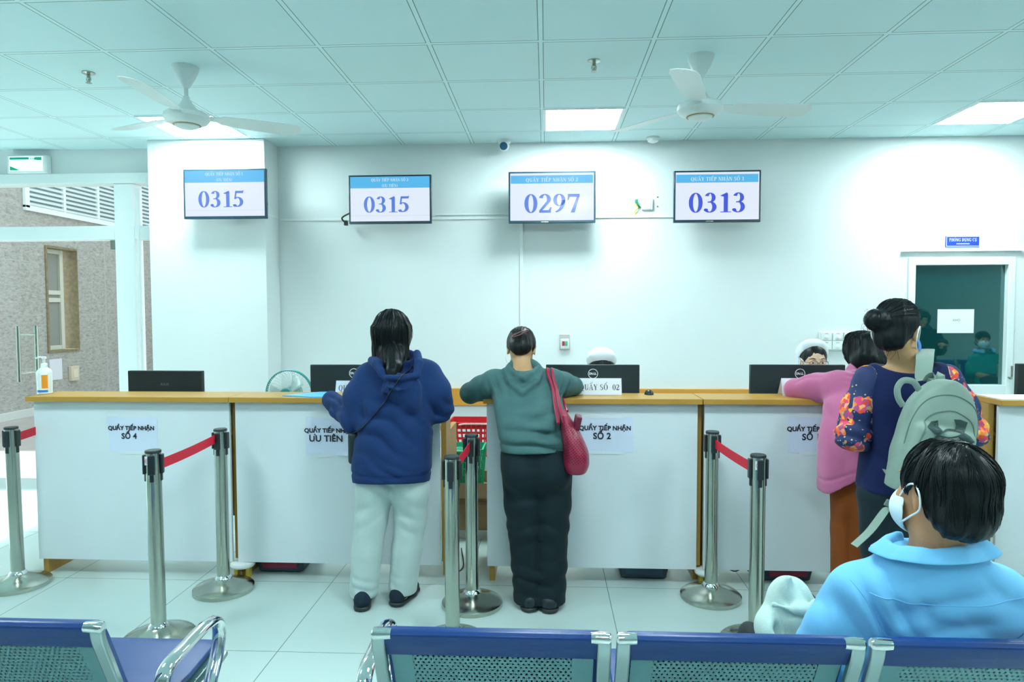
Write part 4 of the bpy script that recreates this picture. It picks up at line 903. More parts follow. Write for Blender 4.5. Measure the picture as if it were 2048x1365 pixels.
class Field:
    """signed distance on a grid; shapes are blended in, carved out, creased, then skinned"""
    def __init__(s, lo, hi, h):
        s.lo = A3(lo); s.h = h; s.n = np.ceil((A3(hi)-s.lo)/h).astype(int)+1
        s.D = np.full(s.n, 9.0, np.float32); s.ax = [s.lo[i]+h*np.arange(s.n[i], dtype=np.float32) for i in range(3)]
    def blk(s, lo, hi, m):
        a = np.clip(np.floor((A3(lo)-m-s.lo)/s.h).astype(int), 0, s.n-1); b = np.clip(np.ceil((A3(hi)+m-s.lo)/s.h).astype(int)+1, 1, s.n)
        sl = tuple(slice(a[i], b[i]) for i in range(3))
        return sl, s.ax[0][sl[0]][:, None, None], s.ax[1][sl[1]][None, :, None], s.ax[2][sl[2]][None, None, :]
    def op(s, fn, lo, hi, k=.02, mode='u'):
        sl, X, Y, Z = s.blk(lo, hi, max(k, s.h*3)+.01); d = fn(X, Y, Z).astype(np.float32); D = s.D[sl]
        if mode == 'u':
            h = np.clip(.5+.5*(D-d)/k, 0, 1); s.D[sl] = D*(1-h)+d*h-k*h*(1-h)
        elif mode == 's':
            d = -d; h = np.clip(.5-.5*(D-d)/k, 0, 1); s.D[sl] = D*(1-h)+d*h+k*h*(1-h)
        return s
    def cap(s, a, b, ra, rb=None, k=.02, mode='u', sq=None):
        """round cone; sq=(direction, factor) flattens it along a direction"""
        rb = ra if rb is None else rb; a, b = A3(a), A3(b); m = max(ra, rb)*1.3; 
        def fn(X, Y, Z):
            P = [X-a[0], Y-a[1], Z-a[2]]; v = b-a
            if sq is not None:
                q = A3(Vector(sq[0]).normalized()); g = 1/sq[1]-1; dp = P[0]*q[0]+P[1]*q[1]+P[2]*q[2]; P = [P[i]+q[i]*dp*g for i in range(3)]; v = v+q*float(v@q)*g
            L = max(float(v@v), 1e-9); t = np.clip((P[0]*v[0]+P[1]*v[1]+P[2]*v[2])/L, 0, 1)
            return np.sqrt((P[0]-v[0]*t)**2+(P[1]-v[1]*t)**2+(P[2]-v[2]*t)**2)-(ra+(rb-ra)*t)
        return s.op(fn, np.minimum(a, b)-m, np.maximum(a, b)+m, k, mode)
    def chain(s, pts, rs, k=.02, sq=None):
        for i in range(len(pts)-1): s.cap(pts[i], pts[i+1], rs[i], rs[i+1], k, sq=sq)
        return s
    def ell(s, c, r, R=None, k=.02, mode='u'):
        c, r = A3(c), A3(r); m = float(max(r)); Rm = np.array(R).T if R is not None else np.eye(3)
        def fn(X, Y, Z):
            P = [X-c[0], Y-c[1], Z-c[2]]; q = [(P[0]*Rm[i][0]+P[1]*Rm[i][1]+P[2]*Rm[i][2]) for i in range(3)]
            k0 = np.sqrt(sum((q[i]/r[i])**2 for i in range(3))); k1 = np.sqrt(sum((q[i]/r[i]**2)**2 for i in range(3)))
            return k0*(k0-1)/np.maximum(k1, 1e-6)
        return s.op(fn, c-m, c+m, k, mode)
    def rbox(s, c, hs, r, R=None, k=.02, mode='u'):
        c, hs = A3(c), A3(hs); m = float(np.linalg.norm(hs)); Rm = np.array(R).T if R is not None else np.eye(3)
        def fn(X, Y, Z):
            P = [X-c[0], Y-c[1], Z-c[2]]; q = [np.abs(P[0]*Rm[i][0]+P[1]*Rm[i][1]+P[2]*Rm[i][2])-(hs[i]-r) for i in range(3)]
            return np.sqrt(sum(np.maximum(x, 0)**2 for x in q))+np.minimum(np.maximum(np.maximum(q[0], q[1]), q[2]), 0)-r
        return s.op(fn, c-m, c+m, k, mode)
    def loft(s, sec, k=.03, ex=2.4, mode='u', axis=2):
        """sections (height, centre x, centre y, half x, half y), blended smoothly in between"""
        sec = sorted(sec); q = np.array(sec, np.float64); tt = np.linspace(q[0, 0], q[-1, 0], 120); W = []
        for j in range(1, 5):
            v = np.interp(tt, q[:, 0], q[:, j]); n_ = 9; vp = np.pad(v, n_, mode='edge'); W.append(np.convolve(vp, np.ones(2*n_+1)/(2*n_+1), 'valid'))
        lo = [min(q[:, 1]-q[:, 3]), min(q[:, 2]-q[:, 4]), q[0, 0]]; hi = [max(q[:, 1]+q[:, 3]), max(q[:, 2]+q[:, 4]), q[-1, 0]]
        def fn(X, Y, Z):
            z = np.clip(Z, q[0, 0], q[-1, 0]); I = [np.interp(z, tt, w_) for w_ in W]
            u = np.abs((X-I[0])/I[2]); v = np.abs((Y-I[1])/I[3])
            n0 = (u**ex+v**ex)**(1/ex); d = (n0-1)*np.minimum(I[2], I[3])
            return np.maximum(d, np.maximum(q[0, 0]-Z, Z-q[-1, 0]))
        return s.op(fn, lo, hi, k, mode)
    def torus(s, c, R0, r, nrm=(0, 0, 1), k=.015, sq=1.0, mode='u'):
        c, nn = A3(c), A3(Vector(nrm).normalized())
        def fn(X, Y, Z):
            P = [X-c[0], Y-c[1], Z-c[2]]; hh = P[0]*nn[0]+P[1]*nn[1]+P[2]*nn[2]
            rad = np.sqrt(np.maximum(P[0]**2+P[1]**2+P[2]**2-hh**2, 0)); return np.sqrt((rad-R0)**2+(hh/sq)**2)-r
        return s.op(fn, c-R0-r*2, c+R0+r*2, k, mode)
    def cut(s, p, n_, k=.004):
        """keep the side the normal points away from"""
        p, n_ = A3(p), A3(Vector(n_).normalized()); X, Y, Z = s.ax[0][:, None, None], s.ax[1][None, :, None], s.ax[2][None, None, :]
        d = (X-p[0])*n_[0]+(Y-p[1])*n_[1]+(Z-p[2])*n_[2]; s.D = np.maximum(s.D, d).astype(np.float32); return s
    def warp(s, fn, lo=None, hi=None):
        """add fn(X, Y, Z) to the distance inside a box"""
        lo = s.lo if lo is None else lo; hi = s.lo+s.h*s.n if hi is None else hi
        sl, X, Y, Z = s.blk(lo, hi, 0); s.D[sl] += fn(X, Y, Z).astype(np.float32)*(s.D[sl] < 1); return s
    def folds(s, c, r, d, amp=.008, f=30, f2=7, seed=0):
        """ridged cloth folds around c, fading at radius r; d: direction across the folds"""
        c = A3(c); d = A3(Vector(d).normalized()); u = A3(Vector(d).orthogonal().normalized()); v = np.cross(d, u)
        def fn(X, Y, Z):
            P = [X-c[0], Y-c[1], Z-c[2]]; fa = np.clip(1-np.sqrt(P[0]**2+P[1]**2+P[2]**2)/r, 0, 1); fa = fa*fa*(3-2*fa)
            g = lambda q: P[0]*q[0]+P[1]*q[1]+P[2]*q[2]
            n = vnoise(g(d)*f*.25+seed*7.3+20, g(u)*f2+seed+20, g(v)*f2+20); m_ = vnoise(g(d)*f*.4+seed*3.1+9, g(u)*f2*1.3+seed+40, g(v)*f2*1.3+31)
            s_ = np.sin(6.2832*(g(d)*f*.8+1.6*n)); return -amp*1.25*fa*(.35+.9*m_)*(s_*.7-np.maximum(0, -s_)**3*.5)
        return s.warp(fn, c-r, c+r)
    def hit_y(s, x, z, y0=None):
        """nearest surface seen from -Y at (x, z)"""
        i = np.clip((np.array([x, z])-s.lo[[0, 2]])/s.h, 0, s.n[[0, 2]]-1.001); a = i.astype(int); f = i-a
        c = (s.D[a[0], :, a[1]]*(1-f[0])*(1-f[1])+s.D[a[0]+1, :, a[1]]*f[0]*(1-f[1])+s.D[a[0], :, a[1]+1]*(1-f[0])*f[1]+s.D[a[0]+1, :, a[1]+1]*f[0]*f[1])
        k = np.argmax(c < 0)
        if c[k] >= 0: return None
        if k == 0: return float(s.ax[1][0])
        return float(s.ax[1][k-1] + s.h*c[k-1]/(c[k-1]-c[k]))
    def skin(s, name, m, parent=None, base=None, relax=1, angle=60):
        D = s.D.copy()
        for ax_ in range(3):   # closed at the border
            sl = [slice(None)]*3
            for e in (0, -1): sl[ax_] = e; D[tuple(sl)] = np.maximum(D[tuple(sl)], .001)
        ins = D < 0; nx, ny, nz = D.shape
        c8 = [(i, j, k) for i in (0, 1) for j in (0, 1) for k in (0, 1)]
        S = sum(ins[i:nx-1+i, j:ny-1+j, k:nz-1+k].astype(np.int8) for i, j, k in c8)
        cell = (S > 0) & (S < 8); idx = np.full(cell.shape, -1, np.int64); ci = np.argwhere(cell); idx[cell] = np.arange(len(ci))
        acc = np.zeros((len(ci), 3)); cnt = np.zeros(len(ci))
        val = {c: D[ci[:, 0]+c[0], ci[:, 1]+c[1], ci[:, 2]+c[2]] for c in c8}
        for a in c8:
            for ax_ in range(3):
                if a[ax_]: continue
                b = list(a); b[ax_] = 1; b = tuple(b); va, vb = val[a], val[b]; m_ = (va < 0) != (vb < 0)
                t = np.where(m_, va/np.where(np.abs(va-vb) < 1e-9, 1e-9, va-vb), 0); p = np.array(a, float)[None, :].repeat(len(ci), 0); p[:, ax_] += t
                acc[m_] += p[m_]; cnt[m_] += 1
        V = s.lo + s.h*(ci + acc/np.maximum(cnt, 1)[:, None])
        quads = []
        for ax_ in range(3):
            o1, o2 = [(1, 2), (2, 0), (0, 1)][ax_]
            sa = [slice(None)]*3; sb = [slice(None)]*3; sa[ax_] = slice(0, -1); sb[ax_] = slice(1, None)
            ia, ib = ins[tuple(sa)], ins[tuple(sb)]
            e = np.argwhere(ia != ib); e = e[(e[:, o1] > 0) & (e[:, o2] > 0)]
            e = e[(e[:, o1] < D.shape[o1]-1) & (e[:, o2] < D.shape[o2]-1)]
            fl = ia[tuple(e.T)]; q = []
            for d1, d2 in ((1, 1), (0, 1), (0, 0), (1, 0)):
                g = e.copy(); g[:, o1] -= d1; g[:, o2] -= d2; q.append(idx[tuple(g.T)])
            q = np.stack(q, 1); q[~fl] = q[~fl][:, ::-1]; quads.append(q)
        Q = np.concatenate(quads); Q = Q[(Q >= 0).all(1)]
        for _ in range(relax):
            nb = np.zeros_like(V); c_ = np.zeros(len(V))
            for i in range(4): np.add.at(nb, Q[:, i], V[Q[:, (i+1) % 4]]); np.add.at(c_, Q[:, i], 1)
            V = V*.5 + .5*nb/np.maximum(c_, 1)[:, None]
        if base is None: base = BASES[parent.name] if parent is not None else Vector((0, 0, 0))
        V = V - np.array(base)
        me = bpy.data.meshes.new(name); me.vertices.add(len(V)); me.vertices.foreach_set('co', V.astype(np.float32).ravel())
        me.loops.add(Q.size); me.loops.foreach_set('vertex_index', Q.astype(np.int32).ravel())
        me.polygons.add(len(Q)); me.polygons.foreach_set('loop_start', np.arange(0, Q.size, 4, dtype=np.int32))
        me.update(calc_edges=True); me.validate()
        return link(name, me, m, parent, base, True, angle=angle)

def rot_z(a): return Matrix.Rotation(a, 3, 'Z')
def head_frame(yaw, pitch=0.0, roll=0.0):
    """columns: right ear, face direction, crown; yaw turns the face to the left of +Y, pitch nods down"""
    return Matrix.Rotation(yaw, 3, 'Z') @ Matrix.Rotation(-pitch, 3, 'X') @ Matrix.Rotation(roll, 3, 'Y')
def add_head(F, c, R, s=1.0, k=.012):
    c = Vector(c); P = lambda x, y, z: c + R @ Vector((x*s, y*s, z*s)); E = lambda p, r, **q: F.ell(P(*p), [v*s for v in r], R, **q)
    E((0, -.012, .028), (.074, .094, .086), k=k); E((0, .028, -.028), (.060, .066, .082), k=.03)
    E((0, .045, -.085), (.040, .042, .030), k=.03); E((0, -.045, -.02), (.058, .05, .06), k=.03)
    for x in (-1, 1):
        E((x*.031, .092, .012), (.017, .012, .012), k=.010, mode='s'); E((x*.031, .080, .010), (.0125, .0125, .0125), k=.004)
        E((x*.030, .086, .032), (.02, .008, .006), k=.01); E((x*.038, .066, -.028), (.022, .02, .018), k=.02)
        E((x*.074, -.012, -.008), (.008, .019, .030), k=.006); E((x*.081, -.018, .006), (.006, .016, .016), k=.006); E((x*.077, -.012, -.034), (.006, .009, .012), k=.006)
        E((x*.084, -.006, -.004), (.006, .008, .014), k=.005, mode='s')
    F.cap(P(0, .090, .012), P(0, .112, -.028), .007*s, .012*s, k=.012)
    E((0, .094, -.062), (.022, .009, .006), k=.006); E((0, .092, -.072), (.019, .009, .007), k=.005)
    return P
def add_hand(F, w, d, pn, side=1, s=1.0, curl=.25):
    """five separate fingers: w wrist, d pointing direction, pn palm normal (palm faces along it)"""
    w, d, pn = Vector(w), Vector(d).normalized(), Vector(pn).normalized(); pn = (pn-d*pn.dot(d)).normalized(); u = d.cross(pn)*side
    F.cap(w, w+d*.05*s, .026*s, .034*s, k=.015, sq=(pn, .55)); F.cap(w+d*.045*s, w+d*.085*s, .036*s, .036*s, k=.012, sq=(pn, .42))
    for i, (o, L) in enumerate(((-.030, .062), (-.010, .074), (.010, .078), (.029, .068))):
        p = w + d*(.088*s) + u*(o*s); dd = d.copy(); r = .0088*s
        for j, f in enumerate((.45, .32, .23)):
            dd = (dd + pn*curl*(1+.3*j)+u*(o*.8)).normalized(); q = p + dd*(L*f*s); F.cap(p, q, r, r*.9, k=.004); p = q; r *= .9
    p = w + d*.03*s + u*.03*s; dd = (d*.6+u*.75+pn*.25).normalized()
    for L in (.038, .03, .024): q = p+dd*L*s; F.cap(p, q, .0105*s, .0095*s, k=.006); p = q; dd = (dd+d*.35).normalized()

def body(J, label, R, hs=1.0, h=.0075, skin=SKIN, base=None, hands=True, foot=.19, slim=1.0, curl=.3):
    """the person's body as one continuous surface, clothed by its children.
    J: joints head, neck, chest, pelvis, and for l/r shoulder elbow wrist hip knee ankle, toe direction t"""
    P = [v for k, v in J.items() if not k.startswith('t')]; lo = np.min([A3(p) for p in P], 0)-.2; hi = np.max([A3(p) for p in P], 0)+.26; lo[2] = max(lo[2], -.002)
    F = Field(lo, hi, h); s = slim
    V = Vector; ne, ch, pe = V(J['neck']), V(J['chest']), V(J['pelvis']); sh = (V(J['ls'])-V(J['rs'])).normalized(); fwd = sh.cross(V((0, 0, 1))) * -1
    up_ = (ch-pe).normalized(); dep = sh.cross(up_).normalized()
    wst = pe.lerp(ch, .42)
    F.cap(pe, wst, .145*s, .12*s, k=.05, sq=(dep, .68)); F.cap(wst, ch, .12*s, .125*s, k=.05, sq=(dep, .64)); F.cap(ch, ch.lerp(ne, .8), .105*s, .05*s, k=.03, sq=(dep, .7))
    F.cap(V(J['ls']), V(J['rs']), .052*s, .052*s, k=.06)
    hd = V(J['head']); F.cap(ne-(hd-ne)*.1, hd-R@V((0, .02, .05)), .060, .053, k=.03)
    add_head(F, hd, R, hs)
    for q in 'lr':
        a, b, c = V(J[q+'s']), V(J[q+'e']), V(J[q+'w'])
        F.chain([a, a.lerp(b, .5), b], [.052*s, .046*s, .038*s], k=.03); F.chain([b, b.lerp(c, .35), c], [.038*s, .040*s, .026*s], k=.015)
        if hands: add_hand(F, c, (c-b)+V(J.get('hd'+q, (0, 0, 0))), J.get('pn'+q, (0, 0, -1)), side=1 if q == 'l' else -1, curl=curl)
        a, b, c = V(J[q+'h']), V(J[q+'k']), V(J[q+'a'])
        F.chain([a, a.lerp(b, .5), b], [.088*s, .072*s, .055*s], k=.03); F.chain([b, b.lerp(c, .35), c], [.055*s, .054*s, .037*s], k=.015)
        t = V(J['t'+q]).normalized(); f0 = V((c.x, c.y, .035))
        F.cap(c, f0-t*.03, .034, .030, k=.02); F.cap(f0-t*.03, f0+t*(foot-.08), .030, .026, k=.03, sq=((0, 0, 1), .9))
    base = V(base) if base is not None else V((pe.x, pe.y, 0))
    o = F.skin('person', skin, None, base); tag(o, label, 'person'); return o

# ------------------------------------------------------------------ people
def cloth(name, col, f=420, bump=.18, var=.05, rough=.85, sheen=.25): return mat(name, col, rough, bump=bump, bscale=f, var=var, vscale=9, sheen=sheen if max(col) > .3 else .04, spec=.2)
V3 = Vector
def striate(F, c, amp=.006, f=9, fz=5, seed=0):
    c = A3(c)
    def fn(X, Y, Z):
        a = np.arctan2(Y-c[1], X-c[0]); return amp*(vnoise(a*f+30+seed, Z*fz+10+a*1.5, 3.3+0*X)-.5) + amp*.6*(vnoise(a*f*2.7+50+seed, Z*fz*1.3+10+a*3, 7.1+0*X)-.5)
    return F.warp(fn)
def drape(F, pts, lift=.001):
    out = []
    for x, z in pts:
        y = F.hit_y(x, z)
        if y is not None: out.append(V3((x, y-lift, z)))
    return out
def seam(F, name, pts, m, parent, r=.0016, n=8, lift=.0004):
    P = drape(F, [(p.x, p.z) for p in bez([(x, 0, z) for x, z in pts], n)], lift)
    if len(P) > 2: return part(MB().tube(P, r, 6), name, m, parent)
def grow_strands(F, name, m, parent, seeds, flow, n, step=.014, r=.0012, lift=.002, jit=.25, seed=1):
    """locks of hair that follow the surface of field F along flow(p)"""
    rg = random.Random(seed); b = MB(); G = lambda p: A3(p)
    def val(p):
        i = np.clip((A3(p)-F.lo)/F.h, 0, F.n-1.001); a = i.astype(int); f = i-a; v = 0.
        for dx in (0, 1):
            for dy in (0, 1):
                for dz in (0, 1): v += float(F.D[a[0]+dx, a[1]+dy, a[2]+dz])*(f[0] if dx else 1-f[0])*(f[1] if dy else 1-f[1])*(f[2] if dz else 1-f[2])
        return v
    def nrm(p):
        e = F.h*1.2; g = V3([val(p+V3(q)*e)-val(p-V3(q)*e) for q in ((1, 0, 0), (0, 1, 0), (0, 0, 1))]); return g.normalized() if g.length > 1e-6 else V3((0, 0, 1))
    for p in seeds(rg):
        p = V3(p); P = []; jv = V3((rg.gauss(0, 1), rg.gauss(0, 1), rg.gauss(0, 1)))*jit
        for _ in range(n if isinstance(n, int) else rg.randint(*n)):
            g = nrm(p)
            for _k in range(2): p = p-g*max(-.03, min(.03, val(p)-lift))
            P.append(p.copy()); d = flow(p)+jv; d = d-g*d.dot(g)
            if d.length < 1e-5: break
            p = p+d.normalized()*step
        if len(P) > 2: b.tube(P, [r]*(len(P)-1)+[r*.3], 4, caps=False)
    return part(b, name, m, parent)

# ---------------------------------------------- woman in navy hoodie
NAVY = cloth('navy_sweatshirt', (.010, .034, .125)); JEANS = cloth('pale_jeans', (.46, .56, .55), 700, .15, .06, .8)
R = head_frame(.05, .35); hd = at(784, 664, 3.60)
J = dict(head=hd, neck=V3((-.80, 3.545, 1.27)), chest=V3((-.79, 3.53, 1.12)), pelvis=V3((-.80, 3.49, .80)),
         ls=V3((-.94, 3.56, 1.19)), le=V3((-1.01, 3.53, .965)), lw=V3((-1.165, 3.70, 1.075)), rs=V3((-.64, 3.57, 1.20)), re=V3((-.565, 3.60, 1.045)), rw=V3((-.70, 3.84, 1.10)),
         lh=V3((-.885, 3.49, .80)), lk=V3((-.925, 3.49, .45)), la=V3((-.965, 3.46, .09)), rh=V3((-.715, 3.49, .80)), rk=V3((-.725, 3.53, .45)), ra=V3((-.765, 3.52, .09)),
         tl=V3((-.25, 1, 0)), tr=V3((.3, 1, 0)), hdl=V3((.14, .22, -.12)), pnl=V3((0, 0, -1)))
P1 = body(J, 'woman in navy hoodie and pale jeans with long dark hair, standing at the counter', R, slim=.9, base=(-.80, 3.49, 0))
F = Field((-1.32, 3.28, .58), (-.44, 4.0, 1.40), .0075)
F.loft([(.640, -.815, 3.495, .196, .150), (.70, -.815, 3.495, .212, .160), (.80, -.810, 3.50, .206, .158), (.95, -.795, 3.515, .198, .155), (1.10, -.79, 3.535, .200, .145), (1.20, -.79, 3.555, .185, .125), (1.28, -.79, 3.565, .115, .095)])
F.cap(J['ls'], J['rs'], .075, .075, k=.05)
F.chain([J['ls'], (-.985, 3.53, 1.09), (-1.01, 3.515, .975)], [.082, .088, .080], k=.03); F.chain([(-1.01, 3.515, .975), (-1.11, 3.60, 1.015), (-1.19, 3.675, 1.055)], [.078, .060, .052], k=.02)
F.chain([J['rs'], (-.60, 3.55, 1.12), (-.575, 3.585, 1.03)], [.085, .092, .080], k=.03); F.chain([(-.575, 3.585, 1.03), (-.63, 3.74, 1.115), (-.70, 3.84, 1.125)], [.075, .06, .045], k=.02)
# the hood lying on the back
F.torus((-.785, 3.53, 1.275), .100, .026, (.05, -.35, 1), k=.02, sq=1.5)
F.ell((-.735, 3.400, 1.155), (.100, .060, .085), rot_z(.1), k=.02); F.ell((-.695, 3.395, 1.10), (.058, .045, .075), None, k=.03)
F.ell((-.765, 3.44, 1.275), (.085, .065, .055), None, k=.008, mode='s')
F.chain([(-.915, 3.50, 1.29), (-.875, 3.44, 1.275), (-.835, 3.39, 1.235), (-.795, 3.355, 1.185)], [.022, .024, .021, .014], k=.007)
F.chain([(-.80, 3.352, 1.215), (-.73, 3.340, 1.212), (-.655, 3.375, 1.222)], [.014, .017, .017], k=.006); F.chain([(-.655, 3.375, 1.222), (-.650, 3.42, 1.28), (-.675, 3.50, 1.325)], [.019, .024, .022], k=.007)
F.chain([(-.81, 3.345, 1.175), (-.74, 3.325, 1.155), (-.66, 3.335, 1.165)], [.007, .007, .004], k=.012); 
for q0, q1, w_ in (((-.80, 3.33, 1.15), (-.67, 3.325, 1.135), .006), ((-.79, 3.335, 1.135), (-.70, 3.33, 1.075), .006), ((-.655, 3.37, 1.19), (-.68, 3.35, 1.09), .005), ((-.81, 3.36, 1.19), (-.93, 3.36, 1.0), .009)): F.cap(q0, q1, w_, w_*.6, k=.012, mode='s')
F.folds((-1.02, 3.5, .98), .16, (1, .3, .6), .012, 22, 6, 1); F.folds((-1.12, 3.58, 1.02), .13, (1, .8, .4), .016, 30, 7, 2); F.folds((-.58, 3.55, 1.02), .16, (.3, .4, 1), .010, 20, 6, 3)
F.folds((-.82, 3.36, .95), .30, (.55, 0, 1), .008, 13, 5, 4); F.folds((-.92, 3.40, 1.08), .20, (1, 0, .35), .009, 15, 4, 5); F.folds((-.78, 3.36, .74), .18, (.5, 0, 1), .004, 22, 6, 6)
F.cap((-.70, 3.40, 1.25), (-.93, 3.345, .98), .010, .010, k=.02, mode='s')
F.warp(lambda X, Y, Z: -.006*np.clip((.705-Z)/.006, 0, 1)*0 + .006*np.exp(-((Z-.705)/.006)**2), (-1.1, 3.2, .68), (-.5, 3.8, .73))
F.cut((-.82, 3.5, .648), (.02, -.14, -1))
o = F.skin('hoodie', NAVY, P1); o['label'] = 'navy hooded sweatshirt'
HOOD1 = F
seam(F, 'hem_seam', [(-1.0, .712), (-.9, .705), (-.8, .703), (-.7, .705), (-.62, .712)], NAVY, o)
seam(F, 'hood_seam', [(-.735, 1.215), (-.73, 1.17), (-.715, 1.10)], NAVY, o)
F = Field((-1.12, 3.3, .0), (-.50, 3.72, .82), .0075)
F.cap((-.895, 3.49, .73), (-.715, 3.49, .73), .102, .102, k=.04, sq=((0, 1, 0), .95))
F.chain([J['lh']+V3((-.002, 0, -.04)), (-.902, 3.485, .60), (-.925, 3.485, .45), (-.945, 3.475, .28), (-.962, 3.465, .075)], [.106, .098, .086, .078, .076], k=.02)
F.chain([J['rh']+V3((.002, 0, -.04)), (-.716, 3.495, .60), (-.722, 3.52, .45), (-.742, 3.52, .28), (-.765, 3.515, .075)], [.100, .098, .086, .080, .076], k=.02)
for i, c in enumerate(((-.962, 3.44, .11), (-.765, 3.49, .11))): F.folds(c, .13, (.35, 0, 1), .004, 24, 9, 11+i)
for i, c in enumerate(((-.92, 3.41, .47), (-.72, 3.45, .47))): F.folds(c, .16, (.6 if i else -.6, 0, 1), .0045, 17, 7, 14+i)
F.folds((-.82, 3.38, .66), .2, (.7, 0, 1), .004, 18, 6, 19)
F.cut((0, 0, .045), (0, 0, -1)); F.cut((0, 0, .74), (0, 0, 1))
JE = F.skin('jeans', JEANS, P1); JE['label'] = 'pale washed jeans'
def shoe(parent, c, t, m, L=.245, wd=.046, sole=None, label=None):
    t = V3(t).normalized(); c = V3((c[0], c[1], 0)); u = t.cross(V3((0, 0, 1)))
    F = Field(c-V3((.24, .24, .002)), c+V3((.24, .26, .13)), .006)
    a, b_ = c-t*.055, c+t*(L-.055-wd*1.6)
    F.cap(a+V3((0, 0, .045)), c+t*.06+V3((0, 0, .045)), wd*.86, wd*.9, k=.03); F.cap(c+t*.05+V3((0, 0, .04)), b_+V3((0, 0, .03)), wd*.95, wd*.8, k=.03); F.cap(a+V3((0, 0, .05)), a+V3((0, 0, .075))+t*.02, wd*.80, wd*.76, k=.02)
    F.cut((0, 0, .004), (0, 0, -1)); o = F.skin('shoe', m, parent)
    if label: o['label'] = label
    F = Field(c-V3((.24, .24, .006)), c+V3((.24, .26, .05)), .006); F.cap(a+V3((0, 0, .012)), c+t*.06+V3((0, 0, .012)), wd*.98, wd*1.02, k=.02); F.cap(c+t*.06+V3((0, 0, .012)), b_+V3((0, 0, .012)), wd*1.02, wd*.9, k=.02)
    F.cut((0, 0, .001), (0, 0, -1)); F.cut((0, 0, .024), (0, 0, 1)); F.skin('sole', sole or BLACKP, o); return o
BSH = cloth('black_canvas', (.012, .025, .04), 500, .15)
shoe(P1, (-.968, 3.455), J['tl'], BSH); shoe(P1, (-.768, 3.515), J['tr'], BSH)
F = Field((-1.0, 3.30, 1.02), (-.66, 3.80, 1.60), .006)
F.ell(hd+V3((0, -.005, .012)), (.100, .115, .112), None)
F.loft([(1.30, -.832, 3.555, .090, .055), (1.34, -.833, 3.57, .098, .075), (1.40, -.832, 3.59, .101, .10), (1.46, -.832, 3.60, .098, .11)], ex=2.2)
for pts, rs in (([(-.86, 3.52, 1.34), (-.84, 3.47, 1.25), (-.815, 3.44, 1.22)], (.034, .024, .012)), ([(-.80, 3.50, 1.34), (-.79, 3.39, 1.24), (-.783, 3.335, 1.15)], (.038, .028, .008)), ([(-.77, 3.52, 1.34), (-.762, 3.43, 1.26), (-.768, 3.37, 1.19)], (.030, .026, .010)), ([(-.91, 3.56, 1.36), (-.918, 3.56, 1.30), (-.915, 3.56, 1.27)], (.014, .010, .004)), ([(-.75, 3.56, 1.36), (-.742, 3.54, 1.29), (-.752, 3.5, 1.26)], (.016, .014, .006))): F.chain([V3(p) for p in pts], rs, k=.012)
F.ell(hd+R @ V3((0, .115, -.045)), (.062, .055, .10), R, k=.02, mode='s')
striate(F, hd, .012, 7, 2.0)
HR = F.skin('hair', HAIR, P1)
def s1(rg):
    for _ in range(170): a = rg.uniform(-math.pi, 0) ; yield hd + V3((.03*math.cos(a)*rg.random()**.5, -.03+.05*math.sin(a)*rg.random(), .125))
grow_strands(F, 'hair_lock', HAIR, HR, s1, lambda p: V3((p.x-hd.x, (p.y-hd.y)*.6, -.22)), (10, 20), .014, .0013, .0015, .03)
# small black crossbody bag, strap over the right shoulder
bg = thing('crossbody_bag', (-1.02, 3.45, .72), 'small black crossbody bag at the left hip of the woman in navy hoodie', 'bag')
F = Field((-1.10, 3.36, .66), (-.94, 3.70, .98), .006); F.rbox((-1.015, 3.53, .83), (.028, .085, .085), .02, rot_z(.1)); F.skin('bag_body', mat('black_leatherette', (.014, .02, .028), .4, bump=.2, bscale=200), bg)
P = drape(HOOD1, [(p.x, p.z) for p in bez([(-.69, 0, 1.262), (-.76, 0, 1.17), (-.84, 0, 1.06), (-.93, 0, .96), (-.99, 0, .92)], 7)], .0015)
b = MB().tube(P+[V3((-1.018, 3.46, .905))], .011, 8, sq=(1, .28)); part(b, 'strap', BLACKP, bg)

# ---------------------------------------------- woman in grey-green hooded top
GREY = cloth('grey_green_jersey', (.060, .140, .142), 650, .2, .10); BLKT = cloth('black_trousers', (.006, .017, .022), 500, .12, .08, .75)
R = head_frame(-.04, .55); hd = at(1043, 699, 3.86)
J = dict(head=hd, neck=V3((-.13, 3.765, 1.20)), chest=V3((-.115, 3.66, 1.09)), pelvis=V3((-.055, 3.48, .78)),
         ls=V3((-.29, 3.72, 1.145)), le=V3((-.435, 3.86, 1.075)), lw=V3((-.22, 4.00, 1.105)), rs=V3((.035, 3.73, 1.15)), re=V3((.155, 3.87, 1.115)), rw=V3((-.03, 4.03, 1.10)),
         lh=V3((-.135, 3.46, .78)), lk=V3((-.115, 3.46, .43)), la=V3((-.09, 3.50, .09)), rh=V3((.03, 3.46, .78)), rk=V3((.025, 3.46, .43)), ra=V3((.02, 3.49, .09)), tl=V3((-.08, 1, 0)), tr=V3((.08, 1, 0)), pnl=V3((0, 0, -1)))
P2 = body(J, 'woman in grey hooded top and black trousers leaning on the counter, hair clipped up', R, slim=.92, base=(-.05, 3.48, 0))
F = Field((-.55, 3.28, .78), (.26, 4.08, 1.30), .0075)
F.loft([(.825, -.055, 3.475, .178, .150), (.88, -.060, 3.485, .184, .155), (.96, -.075, 3.53, .186, .150), (1.04, -.095, 3.60, .188, .135), (1.10, -.11, 3.65, .188, .115), (1.16, -.125, 3.70, .165, .09), (1.20, -.13, 3.735, .10, .07)])
F.cap(J['ls'], J['rs'], .066, .066, k=.05)
F.chain([J['ls'], J['ls'].lerp(J['le'], .5), J['le']], [.072, .066, .060], k=.04); F.chain([J['le'], J['le'].lerp(J['lw'], .5), J['lw']], [.058, .048, .040], k=.02)
